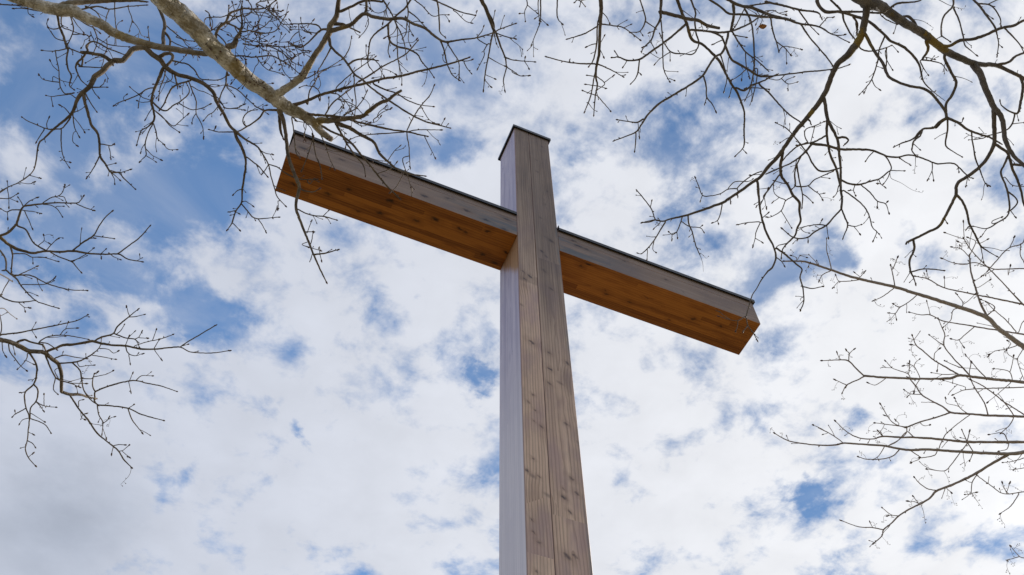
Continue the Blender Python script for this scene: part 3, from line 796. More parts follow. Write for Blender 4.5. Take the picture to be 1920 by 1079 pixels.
3H 330,0,22 440,15,21 540,40,21 650,42,19 770,48,18 850,75,16 900,95,15 980,100,14 1040,85,13 1110,92,13 1200,125,12 1270,150,12 1380,145,12 1430,175,11 1500,245,10 1530,258,6
3H 980,100,10 1020,130,8 1062,156,6
3H 790,60,9 760,90,8 735,125,7
3H 1230,140,9 1230,200,8 1200,264,5
3H 1230,205,7 1240,267,5
3H 1425,175,7 1430,205,5
3H 1105,95,6 1105,150,4 1095,225,3
3H 1110,92,11 1078,50,11 1085,10,11 1100,-30,11 1150,-90,12
3H 1090,0,7 1135,40,5
3H 1500,240,8 1483,315,6
3H 1322,560,9 1340,590,6
3D 1340,885,28 1280,920,22 1240,960,19 1160,970,17 1090,1040,14 1000,1075,11 950,1100,7
3D 1260,965,12 1300,920,12 1330,900,12
3D 1345,890,17 1345,980,15 1330,1080,13 1360,1120,10 1450,1175,7
3D 1160,972,14 1140,1020,13 1090,1060,12 1080,1110,12
3D 1345,885,24 1420,920,21 1500,975,19 1580,1005,17 1660,1030,15 1740,1075,13
3D 1420,915,10 1450,920,8 1460,900,5
3D 1525,980,13 1530,1050,12 1540,1100,12 1555,1190,12 1590,1280,11 1620,1360,9 1640,1390,7
3D 1625,1370,7 1655,1390,5
3D 1320,430,24 1360,520,23 1410,620,22 1380,710,22 1335,780,22 1335,860,22
3D 460,-30,18 470,0,18 550,85,18 570,160,15 610,240,14 660,310,13 700,370,13 780,385,12 870,365,11 920,345,9
3D 550,90,18 700,90,17 840,100,17 900,70,18 980,25,17 1110,15,13 1170,-15,11
3D 840,105,11 890,150,10 960,180,8
3D 962,180,8 955,215,7 943,247,5
3D 875,275,14 835,370,12 820,470,11 780,590,10 740,650,8 690,705,6
3D 780,600,9 800,645,7 832,670,5
3D 745,645,6 725,690,5
3D 820,500,6 850,510,4
3D 1150,450,14 1230,460,11 1300,480,8 1332,520,6
3D 1140,460,11 1170,520,8 1198,560,5
3D 1190,440,9 1180,430,8 1240,445,5
3D 1185,310,26 1200,370,24 1160,440,18
3D 1110,190,26 1060,130,23 1010,125,17
3D 1080,145,6 1160,160,4 1240,210,2
3D 660,170,20 665,215,12 665,250,9
3D 640,130,18 670,180,16 668,250,12
3D 1390,-30,18 1390,0,18 1385,50,17 1320,120,15 1300,190,14 1300,270,13
3D 1300,270,11 1360,310,8
3D 1300,275,9 1260,295,6
3D 1390,60,15 1430,150,13 1460,260,11 1475,340,10 1520,380,8 1558,412,6
3D 1520,-30,18 1540,0,18 1580,40,17 1640,120,17 1700,205,17 1720,280,10 1728,330,8 1718,412,7
3D 1725,330,7 1748,350,5
3D 1570,30,15 1650,35,13 1700,70,12 1740,140,10 1745,190,9
3D 1630,100,9 1675,135,5
3D 1650,33,10 1740,-10,9
3D 1770,210,15 1840,280,12 1890,340,10 1915,390,9
3D 1280,0,6 1370,45,4 1470,70,3
3D 1700,490,24 1800,470,21 1860,420,19 1930,395,17
3D 1890,565,26 1910,650,23 1895,760,20 1870,850,18 1800,830,13 1750,790,9 1740,760,8
3D 1850,850,14 1830,930,12 1780,980,11 1680,1010,10 1600,1040,8 1510,1050,5
3D 1835,930,8 1918,920,6
3D 1865,855,7 1875,895,5
3D 1300,480,4 1350,540,3
3D 880,380,9 885,440,8 930,520,6
3D 885,500,12 890,440,10 888,375,8
3D 930,340,6 970,385,5
3C 1900,10,16 1920,18,18 2040,45,18 2150,75,17 2290,95,14 2320,140,9
3D 230,80,13 280,150,11 320,200,9 370,250,7
3D -70,130,17 20,130,18 130,145,18 240,180,17 330,190,15 400,210,13 470,255,11 530,268,9 570,262,7
3D 500,262,9 550,290,8 600,315,7
3D 390,195,9 430,150,8 445,135,7 487,130,6
3D 245,180,15 310,280,13 380,360,12 440,430,12 485,495,12
3D 20,140,15 40,250,13 65,320,12 80,385,10
3D 65,315,10 130,365,9 165,408,6
3D 85,380,8 115,350,8 180,355,7 247,372,6
3D 135,365,7 140,470,4
3D -20,85,8 40,80,8 80,100,7 130,115,5
3D 80,100,6 130,90,5
3D 480,520,12 400,531,12 280,540,13 130,560,13 0,575,13 -60,575,14
3D 470,525,12 540,510,10 600,490,7
3D 130,560,7 80,600,7 0,590,6
3D 140,600,7 190,580,5
3D 100,590,8 150,630,7 215,618,5
3D 150,630,6 150,668,4
3D 265,945,7 240,915,11 160,860,12 80,780,13 0,690,14 -60,640,15
3D 430,1020,17 360,1060,13 280,1080,12 220,1090,10
3D 525,1035,19 570,1030,18 602,1052,15 575,1085,12
3D 300,895,18 315,910,14 322,930,8
3D 240,1080,11 200,1030,10 140,965,10 65,925,7
3D 190,1018,8 140,1040,7 95,1070,5
3D 300,1070,11 275,1020,10 285,970,9 350,945,8 420,915,6
3D 350,945,8 335,1010,7 320,1068,6
3H 240,0,11 300,80,12 330,140,14 380,200,14 450,205,14 530,185,14
3H 250,90,14 215,160,13 200,230,13 205,310,12 185,335,8
3H 215,150,13 230,250,12 250,340,11 260,400,10 255,472,8
3H 210,320,12 300,315,10 340,275,9 400,245,9 480,210,9
3H 300,315,9 350,355,8 385,380,7 405,412,5
3H 385,378,7 415,372,5
3H 395,250,7 430,255,6 455,258,5
3H 258,375,9 295,400,8 332,437,6
3H 105,205,15 50,280,14 0,350,13 -25,380,12
3H 130,300,8 90,290,7 55,280,6
3H 185,395,10 130,430,9 100,500,8 30,545,7 0,550,6
3H 130,420,8 80,400,7 45,365,6 40,310,7
3H 80,405,6 40,435,5
3H 100,505,7 140,570,6 175,627,5
3H 530,315,10 515,370,8 498,392,6
3H 1700,0,26 1760,40,23 1800,80,22 1830,180,21 1870,270,20 1895,350,18 1918,450,16 1960,540,14
3H 1800,90,18 1770,160,16 1745,220,16 1780,310,15 1800,380,15 1810,480,14 1790,545,12 1720,590,11 1640,635,9 1545,620,6
3H 1800,360,13 1850,400,12 1870,440,12 1830,490,11 1810,503,10
3H 1780,560,9 1690,600,9 1680,580,7 1750,550,6
3H 1640,635,8 1615,672,5
3H 1820,505,8 1852,546,5
3H 1775,250,8 1830,310,7 1918,320,6
3H 1838,155,22 1918,160,20 1980,150,20
3H 1415,385,22 1460,440,19 1490,510,18 1510,600,17 1550,680,16 1590,760,14 1640,800,10 1708,840,6
3H 1500,625,10 1490,638,8
3H 1590,760,9 1600,800,8 1615,880,5
3H 1090,715,20 1095,790,19 1060,880,17 1070,960,15 1090,1000,12 1105,1048,8
3H 1072,962,13 1150,940,12 1230,940,11 1315,950,10
3H 60,780,16 130,830,15 210,900,14 255,940,13 240,1000,12 260,1075,12 268,1180,11 245,1245,8
3H 265,1070,10 330,1085,9 410,1070,7
3H 150,745,9 80,760,8 60,780,8
3H 60,850,9 100,880,8 120,910,6
3C 1115,150,13 1125,240,12 1130,320,12 1130,420,11 1140,530,10 1180,610,6
3C 1180,590,7 1212,603,5
3C 1045,325,8 1080,392,6
3C 1015,345,7 985,355,6
3C 1075,225,8 1035,245,6
3C 1110,90,30 1230,120,29 1320,145,29 1400,155,28 1460,190,26 1555,213,22
3C 1460,190,22 1462,210,14
3G 1728,38,7 1747,60,5
3C 1300,185,20 1240,240,18 1180,290,18 1110,340,17 1040,390,17 960,445,16 870,455,14 800,430,12 755,433,9
3C 800,430,9 775,393,9
3C 860,458,9 835,500,6
3C 955,450,12 945,540,11 925,590,9 895,625,8
3C 945,540,8 962,556,5
3C 1330,-40,17 1340,0,17 1375,90,16 1370,160,15 1380,250,14 1400,330,13 1360,405,11 1290,405,11 1200,395,11 1150,340,10 1110,260,8
3C 1180,395,9 1110,440,7 1075,478,5
3C 1185,400,7 1185,445,5
3C 1620,270,20 1580,390,19 1520,430,19 1460,520,18 1430,570,18 1330,640,18 1200,720,18 1100,780,18 1020,860,17 980,920,15 930,990,12 860,1020,10 770,1055,8
3C 980,895,13 930,920,11 860,910,9 795,900,8
3C 930,995,10 925,1080,9 920,1130,7
3C 945,930,7 955,1025,6
3C 1438,580,13 1455,650,12 1460,730,11 1500,780,9 1525,832,7
3C 1460,730,9 1447,772,6
3C 1565,420,13 1590,500,12 1610,590,10 1590,682,7
3C 1650,655,10 1630,722,6
3C 1680,660,17 1740,680,16 1800,640,15 1880,610,13 1920,590,13 1985,560,12
3C 1740,665,9 1830,660,9 1918,670,8
3C 1340,225,19 1450,235,18 1560,245,18 1660,230,17 1770,185,15 1850,130,13 1918,90,10
3C 1480,235,16 1560,270,15 1590,320,17 1640,440,19 1700,480,19 1780,530,19 1850,570,18 1920,565,16
3C 1440,-30,18 1480,0,18 1560,50,18 1630,105,18 1720,110,18 1830,120,18 1920,130,18
3C 1660,40,26 1660,130,23 1640,230,21
3C 1740,60,18 1790,160,15 1810,290,15 1815,420,14 1815,520,13 1800,600,12 1780,680,10 1750,747,7
3C 1740,70,10 1680,190,9 1660,215,8
3C 1840,520,10 1830,620,9 1800,752,7
3C 1650,240,15 1700,320,13 1750,390,12 1830,450,11 1918,530,10
3C 1750,390,11 1755,490,10 1780,582,6
3C 1750,525,9 1700,570,8 1650,600,6
3C 1725,550,6 1722,595,5
3C 1570,305,9 1510,332,8
3C 1655,260,10 1700,272,9 1747,280,8
3C 1780,45,14 1900,28,13 1980,25,13
3C 950,-20,13 960,0,13 985,80,13 1000,155,13 960,235,9 895,245,7
3C 960,235,7 975,260,5
3C 1005,165,12 1070,210,9
3C 1830,180,4 1850,130,6
3C 1840,215,4 1875,150,6 1830,80,6
1C 662,90,13 640,200,13 635,330,12 610,450,11 580,495,7
1C 640,200,11 540,255,10 420,293,8
1C 672,182,11 760,195,10 840,212,9 955,297,6
1C 840,210,7 885,188,5
1C 620,480,12 500,478,10 380,460,9 260,428,8
1C 425,470,6 430,458,5
1C 650,485,11 740,525,9 830,575,6
1C 820,570,6 840,565,4
1C 632,330,8 600,335,7 565,350,6
1C 655,360,7 685,425,5
1C 625,575,8 570,567,6
1C 635,575,9 695,628,7 645,670,6
1C 690,622,7 755,573,5
1C 635,645,7 560,635,6
1C 640,645,7 700,662,5
1C 625,715,8 580,700,7 535,683,6
1C 635,715,8 680,765,7 735,830,5
1C 625,540,12 612,600,11 590,720,10 545,837,7
1C 675,95,8 710,130,7 730,172,5
1C 660,330,6 690,275,5
3C 338,-40,12 340,0,12 340,130,11 375,178,7
3C 218,-50,13 215,0,12 215,90,12 210,170,10 180,250,8 148,332,6
3C 213,140,7 260,182,5
3C 213,110,7 180,135,5
3C 200,-20,10 195,60,8 205,150,7
3C 112,-40,11 110,0,10 115,40,9 95,90,8 100,160,5
3C 115,40,8 185,97,5
3C 92,100,7 65,103,5
3C 480,-40,11 485,0,10 470,18,7
3C 485,0,10 515,10,9 545,45,7
3C 515,10,9 507,52,7
3C -60,430,8 0,450,8 90,460,8 165,465,6
3C 95,455,6 98,440,4
3C 95,462,7 125,512,5
3C 0,540,8 60,570,8 125,568,6
3B 1880,505,11 1855,600,9 1865,677,6
3B 1780,230,15 1760,320,13 1740,430,12 1720,540,11 1705,675,7
3B 1718,60,18 1780,170,15 1785,250,11 1800,320,6
3B 1740,330,10 1710,380,9 1710,420,8 1665,510,6
3B 1740,430,9 1800,465,7 1860,495,5
3B 1870,430,8 1920,450,8 1940,452,6
3B 1775,165,7 1790,90,5
3B 1800,250,10 1870,275,9 1940,292,8
3B 1660,290,9 1690,240,8 1705,205,6
3B 1715,560,7 1785,590,4
3B 1712,600,7 1760,650,5
# tree 4
4H* @5.9>6.3 2000,1560,52 1918,1520,48 1830,1460,44 1720,1380,42 1640,1300,40 1450,1230,36 1280,1175,33 1100,1120,29 960,1076,27 720,1020,24 600,990,22 470,945,20 320,895,18 240,880,16 125,880,12
4L* @6.1>6.0 2040,722,30 1930,710,29 1820,697,27 1640,680,25 1520,665,23 1430,655,23 1380,675,23 1300,682,21 1150,682,20 1060,680,20 880,672,20 720,660,18
4L* @6.2>6.5 2040,968,24 1930,966,23 1830,962,22 1650,957,20 1500,945,18 1370,935,17 1310,890,14 1230,850,13 1150,800,12 1110,740,12 1060,680,10
4O* @5.8>5.9 2060,135,38 1930,150,34 1800,165,30 1540,155,26 1350,143,24 1200,133,22 1070,137,22 970,125,20 870,105,18 720,95,17 570,85,15 510,98,14 420,102,13 290,92,11 155,68,10 55,15,8
4O* @0.2 1800,170,28 1700,225,23 1580,300,22 1450,365,21 1350,410,20 1260,445,18 1215,495,17 1140,540,15 1060,580,14 980,630,13 920,690,12 865,735,12 855,780,10 795,833,8
4O* @6.3>6.4 2060,80,28 1918,78,26 1700,77,24 1480,75,22 1280,55,20 1090,42,18 1000,42,16 860,35,14 780,55,11 680,45,10 590,0,8 510,-75,7
4L* @6.4>6.6 2040,148,18 1918,125,16 1700,80,14 1500,40,12 1320,0,11 1200,-65,10 1110,-85,8
4L* @6.0>6.2 2040,370,16 1918,350,14 1700,315,13 1550,290,12 1400,265,10 1300,245,10 1215,203,9 1150,203,8 1065,185,6
4H* @6.5>6.6 2040,937,12 1918,935,11 1800,938,10 1700,940,10 1640,920,10 1550,890,9 1460,905,8 1380,890,7 1310,862,6
4H 475,942,10 460,870,9 440,800,8 440,715,6
4H 470,952,10 410,980,8 385,1025,6
4H 400,985,4 365,990,3 365,1020,2
4H 215,880,8 215,855,7 180,840,5
4H 225,865,6 240,840,6 285,850,4
4H 690,1018,9 600,1030,8 530,1028,7 510,990,6
4H 530,1030,7 490,1075,5
4H 690,1000,7 655,970,5
4H 690,1000,7 720,965,5
4H 310,895,7 305,915,5
4H 950,1065,11 935,980,10 920,915,8
4H 935,940,9 970,855,8
4H 955,890,4 1000,885,3 1015,905,2
4H 1205,1015,7 1190,960,5
4H 1325,1080,7 1322,1010,5
4H 1640,1290,22 1590,1190,18 1555,1080,16 1520,950,14 1510,840,12
4H 1918,1210,16 1850,1140,13 1790,1075,12 1720,1000,11 1640,920,11 1570,850,10 1510,780,9 1470,715,8
4H 1470,715,7 1420,700,6 1330,668,5
4H 1470,712,7 1465,590,5
4H 1505,845,8 1450,790,7 1385,775,5
4H 1505,845,9 1540,780,8 1555,730,7 1505,705,5
4H 1450,790,6 1455,750,5 1430,735,4
4H 1640,960,9 1700,890,9 1800,785,9 1900,750,10 1930,690,9
4H 1660,945,7 1610,985,6
4H 1810,780,8 1830,740,8 1845,703,7
4H 1895,765,9 1890,830,8 1918,885,8
4H 1700,940,7 1650,968,7 1550,1027,5
4H 1590,1070,6 1660,1022,5
4H 1590,745,7 1640,720,5
4H 1800,985,5 1815,920,5
4H 1555,730,6 1590,700,5
4L 940,5,10 860,65,8 795,95,6
4L 795,95,4 820,130,3 860,145,2
4L 1110,60,9 1050,110,8 985,150,8 955,190,7 910,190,5
4L 955,190,7 962,232,5
4L 985,150,7 945,125,5
4L 1215,200,7 1205,160,6 1192,108,5
4L 1550,290,9 1490,340,8 1430,390,8 1380,385,5
4L 1430,390,7 1465,440,5
4L 1455,150,9 1390,165,8 1370,240,7 1320,290,5
4L 1450,150,9 1460,110,8 1415,50,6
4L 1470,120,7 1510,90,6 1550,50,5
4L 720,660,15 660,605,13 605,550,12 540,540,10 410,546,8
4L 605,550,10 610,495,8 640,465,6
4L 610,495,7 590,470,5
4L 540,540,8 520,493,6
4L 720,665,14 670,690,12 590,730,11 558,785,7
4L 590,730,9 508,692,6
4L 880,680,8 840,710,7 800,730,6 755,715,5
4L 1430,650,15 1340,600,13 1240,540,12 1160,470,11 1110,430,10 1083,362,7
4L 1110,430,7 1080,428,5
4L 1245,535,8 1250,490,7 1282,460,5
4L 1275,565,7 1268,617,5
4L 1520,665,13 1450,590,12 1400,540,11 1320,435,11 1325,350,9 1300,290,8 1280,240,7
4L 1320,435,8 1270,400,7 1215,358,5
4L 1450,600,9 1370,570,7 1330,550,5
4L 1410,645,8 1320,650,7 1230,637,5
4L 1070,690,10 1050,645,9 980,620,8 930,600,7 885,553,6
4L 1055,640,8 1062,560,6
4L 1062,580,6 1020,585,5
4L 1140,680,8 1120,630,7 1095,590,7 1062,572,5
4L 1095,590,7 1105,560,6 1132,538,5
4L 1150,800,9 1070,795,7 1025,768,5
4L 1070,795,7 1050,812,5
4L 1135,690,8 1110,730,7 1095,782,5
4L 1370,935,15 1250,975,14 1140,1005,14 1040,1045,14
4L 1040,1045,10 940,1030,9 805,1013,7
4L 1035,1050,10 950,1020,9 900,970,8 845,875,7
4L 1040,1045,10 1035,1090,9 980,1140,9 900,1185,10
4L 910,975,6 880,960,4
4O 565,85,10 500,35,9 440,0,8 385,-30,7 345,-48,5
4L 980,1018,7 960,995,5
4L 1140,1010,7 1170,1035,6 1210,1028,5
4L 1650,955,13 1620,860,11 1550,750,10 1510,650,9 1520,560,8 1485,508,6
4L 1640,680,10 1580,620,9 1530,560,7
4L 1840,955,10 1780,870,10 1700,800,10 1600,730,10 1520,690,9
4L 1960,985,14 1918,950,12 1840,900,11 1760,850,10
4L 1980,740,10 1918,745,10 1780,750,10 1640,755,10 1480,765,8 1390,800,5
4L 1480,745,7 1420,725,6 1320,695,5
4L 1830,690,9 1810,630,8 1740,610,7 1695,608,5
4L 1815,625,8 1830,570,7 1840,515,6
4L 1870,430,9 1780,460,8 1700,475,7 1660,505,5
4L 1700,475,6 1665,495,4
4L 1800,450,7 1820,420,6 1800,400,4
4L 1500,945,8 1440,900,7 1400,830,5
4L 1430,890,6 1400,880,6 1340,865,5 1330,830,4
4L 1510,955,8 1420,1020,8 1350,1080,8
4L 1840,975,9 1810,1030,8 1750,1085,7
4L 1860,340,9 1880,330,8 1900,270,8 1918,250,7
4L 1820,710,8 1740,780,6 1650,855,5
4L 1900,480,8 1870,540,7 1900,640,6 1918,680,5
4L 1870,540,6 1800,500,6 1790,470,4
4L 1640,210,12 1700,150,10 1650,110,8 1600,90,6
4L 1860,330,10 1780,240,9 1700,170,8 1640,110,6
4O 865,735,11 780,718,10 680,712,9 555,668,7
4O 785,718,7 767,683,6
4O 975,630,9 920,620,7 860,573,6
4O 930,625,6 900,630,5
4O 1140,540,9 1100,525,7 1055,520,5
4O 1125,532,7 1090,487,5
4O 1145,545,6 1165,600,4 1180,690,3
4O 1260,440,11 1190,425,9 1130,380,8 1100,345,6
4O 1330,415,7 1370,452,6
4O 1575,310,10 1530,380,9 1520,460,8 1480,470,5
4O 1530,380,7 1510,378,6 1485,363,5
4O 1525,460,7 1555,455,5
4O 1525,460,5 1560,510,4 1600,565,2
4O 1570,330,9 1680,410,9 1770,465,9 1918,450,10
4O 1880,465,9 1820,555,8 1745,610,6
4O 1745,612,3 1740,650,2 1775,695,3
4O 1790,460,8 1770,420,7 1757,385,5
4O 1790,450,7 1810,390,5
4O 830,0,9 860,35,10
4O 1090,40,11 1040,0,9 970,70,9 900,105,9
4O 870,115,9 830,180,7 795,205,6
4O 975,145,12 930,185,10 850,205,9 740,205,8 680,188,7
4O 1075,145,9 1140,195,8 1080,228,5
4O 1270,140,10 1250,175,9 1190,190,8 1140,195,8
4O 1280,130,9 1290,100,9 1330,20,9 1365,-10,8
4O 1495,85,11 1430,170,9 1370,250,8 1320,293,8 1195,280,6
4O 1320,298,4 1345,340,3 1360,400,2
4O 1540,150,9 1515,210,6
4O 1540,150,9 1495,80,9 1455,-10,8
4O 1490,80,9 1510,0,8
4O 1800,80,10 1760,10,8 1660,20,5
4O 1805,85,9 1790,130,7 1735,145,5
4O 1940,190,9 1840,220,7 1765,230,5
4O 1920,270,7 1840,285,5
4O 2000,955,9 1918,945,8 1885,935,8 1820,860,6
4O 1885,935,8 1800,960,5
4O 1800,960,3 1790,1010,3 1815,1075,2
4O 1815,870,4 1840,940,2
"""
# ------------------------------------------------------------------ bark
def bark(name, pale, dark, twig, twig2, lichen, moss_and_dapple, pale_from, pale_to):
    m, t, b = material(name, .85, .2)
    geo = t.new('ShaderNodeTexCoord').outputs['Object']
    at1 = t.new('ShaderNodeAttribute'); at1.attribute_name = 'bark'
    rad = t.new('ShaderNodeAttribute'); rad.attribute_name = 'rad'
    bv = at1.outputs['Vector']; r_ = rad.outputs['Fac']
    lng, cx, cy = t.sep(bv)
    ring = t.noise(t.xyz(t.m('MULTIPLY', lng, 55), t.m('MULTIPLY', cx, 9), t.m('MULTIPLY', cy, 9)), 1.0, 4, .6)
    blot = t.noise(geo, 9, 6, .65); fine = t.noise(geo, 60, 5, .65); big = t.noise(geo, 3.1, 3, .5)
    thickc = t.mix(t.rmp(t.m('ADD', t.m('MULTIPLY', blot, .7), t.m('MULTIPLY', ring, .35)), .42, .64), dark, pale)
    thickc = t.mix(t.m('MULTIPLY', t.rmp(t.m('ADD', big, t.m('MULTIPLY', t.m('SUBTRACT', blot, .5), .6)), .47, .60), moss_and_dapple*1.2), thickc, dark)  # large dark patches, dappled shade put into the bark colour
    thickc = t.mix(t.m('MULTIPLY', t.rmp(fine, .5, .75), .5), thickc, dark)
    thickc = t.mix(t.m('MULTIPLY', t.rmp(t.noise(geo, 5.0, 5, .6), .54, .66), moss_and_dapple), thickc, (.135, .115, .035))
    twc = t.mix(t.rmp(t.noise(geo, 22, 3), .35, .65), twig, twig2)
    col = t.mix(t.rmp(r_, pale_from, pale_to), twc, thickc)
    lic = t.m('MULTIPLY', t.rmp(t.noise(t.v('ADD', geo, (4., 2., 1.)), 4.2, 4, .6), .575, .63), t.rmp(r_, .006, .012))
    col = t.mix(t.m('MULTIPLY', lic, lichen), col, (.30, .205, .045))
    t.put(b.inputs['Base Color'], col)
    h = t.m('ADD', t.m('MULTIPLY', ring, .5), fine)
    t.put(b.inputs['Normal'], t.bump(h, .8, .009))
    return m
def bud_mat(name, c1, c2):
    m, t, b = material(name, .6, .3)
    co = t.new('ShaderNodeTexCoord').outputs['Object']
    t.put(b.inputs['Base Color'], t.mix(t.rmp(t.noise(co, 18, 2), .4, .6), c1, c2))
    return m

# ------------------------------------------------------------------ tubes
class Soup:
    """collects tapered tubes and buds into one mesh"""
    def __init__(s): s.v = []; s.f = []; s.mi = []; s.rad = []; s.bk = []
    def tube(s, P, Rr, sides, cap=True, mi=0, knob=0.):
        n = len(P)
        if n < 2: return
        N = None; base = len(s.v); L = 0.; ph = rng.random()*50
        for i in range(n):
            tg = (P[min(i+1, n-1)]-P[max(i-1, 0)])
            if tg.length < 1e-9: tg = Vector((0, 0, 1))
            tg.normalize()
            if N is None:
                N = tg.orthogonal().normalized()
            else:
                N = N-tg*N.dot(tg)
                N = N.normalized() if N.length > 1e-6 else tg.orthogonal().normalized()
            B = tg.cross(N)
            if i: L += (P[i]-P[i-1]).length
            r0 = Rr[i]
            for k in range(sides):
                a = 2*math.pi*k/sides
                r1 = r0
                if knob: r1 = r0*(1+knob*(math.sin(L*23+ph+2*math.cos(a+ph))*.5+math.sin(L*61+ph*2+3*math.sin(a))*.35+rng.uniform(-.3, .3)))
                q = P[i]+(N*math.cos(a)+B*math.sin(a))*r1
                s.v.append(tuple(q)); s.rad.append(r0); s.bk.append((L+ph, math.cos(a)*r0*10, math.sin(a)*r0*10))
        for i in range(n-1):
            for k in range(sides):
                a = base+i*sides+k; b2 = base+i*sides+(k+1) % sides
                s.f.append((a, b2, b2+sides, a+sides)); s.mi.append(mi)
        if cap:
            s.f.append(tuple(base+(n-1)*sides+k for k in range(sides))); s.mi.append(mi)
            s.f.append(tuple(base+k for k in reversed(range(sides)))); s.mi.append(mi)
    def bud(s, p, d, length, r):
        d = d.normalized()
        s.tube([p-d*length*.1, p+d*length*.15, p+d*length*.45, p+d*length*.75, p+d*length], [r*.6, r*.9, r*1.05, r*.7, r*.12], 5, True, 1)
    def build(s, name, mats, parent, org):
        me = D_.meshes.new(name)
        me.from_pydata([(x-org[0], y-org[1], z-org[2]) for x, y, z in s.v], [], s.f)
        me.polygons.foreach_set('material_index', s.mi)
        a = me.attributes.new('rad', 'FLOAT', 'POINT'); a.data.foreach_set('value', s.rad)
        a = me.attributes.new('bark', 'FLOAT_VECTOR', 'POINT'); a.data.foreach_set('vector', [c for q in s.bk for c in q])
        me.update()
        return obj(name, me, mats, parent, True)

def catmull(pts, step):
    """smooth a polyline of (x, y, w, depth) rows"""
    P = [np.array(p, float) for p in pts]
    P = [2*P[0]-P[1]]+P+[2*P[-1]-P[-2]]
    out = []
    for i in range(1, len(P)-2):
        p0, p1, p2, p3 = P[i-1:i+3]
        n = max(1, int(round(np.hypot(*(p2-p1)[:2])/step)))
        for k in range(n):
            t = k/n
            q = .5*((2*p1)+(-p0+p2)*t+(2*p0-5*p1+4*p2-p3)*t*t+(-p0+3*p1-3*p2+p3)*t**3)
            q[2] = p1[2]+(p2[2]-p1[2])*t; q[3] = p1[3]+(p2[3]-p1[3])*t
            out.append(q)
    out.append(P[-2])
    return out

TILE = {'A': (0, 0), 'B': (480, 0), 'C': (960, 0), 'D': (1440, 0), 'E': (0, 270), 'F': (480, 270), 'G': (960, 270), 'H': (1440, 270),
        'I': (0, 540), 'L': (1440, 540), 'M': (0, 810), 'O': (1440, 810)}
class Trace: pass
def parse():
    trees = {1: [], 2: [], 3: [], 4: []}
    for ln in BRANCHES.strip().splitlines():
        ln = ln.strip()
        if not ln or ln[0] == '#': continue
        head, *rest = ln.split()
        tr = Trace(); tr.tree = int(head[0]); tile = head[1]; tr.star = head.endswith('*')
        tr.d0 = tr.d1 = tr.dd = None
        if rest[0][0] == '@':
            q = rest.pop(0)[1:]
            if '>' in q: tr.d0, tr.d1 = map(float, q.split('>'))
            else: tr.dd = float(q)
        pts = []; wf = {1: 1., 2: .94, 3: .93, 4: .84}[tr.tree]
        for q in rest:
            x, y, w_ = map(float, q.split(','))
            if tile != 'S': ox, oy = TILE[tile]; x, y, w_ = ox+x/3.997, oy+y/3.997, w_/3.997*wf
            pts.append((x, y, w_))
        if pts[-1][2] > pts[0][2]+1e-6: pts = pts[::-1]; 
        tr.pts = pts; tr.par = None; tr.ok = False; tr.ext = None
        tr.len = sum(math.hypot(b[0]-a[0], b[1]-a[1]) for a, b in zip(pts, pts[1:]))
        trees[tr.tree].append(tr)
    return trees

def in_frame(p, mg=4):
    q = pix(p)
    return q is not None and -mg < q[0] < 1920+mg and -mg < q[1] < 1079+mg

def bezier(a, b, c, d, n):
    return [a*(1-t)**3+b*3*t*(1-t)**2+c*3*t*t*(1-t)+d*t**3 for t in [i/n for i in range(n+1)]]

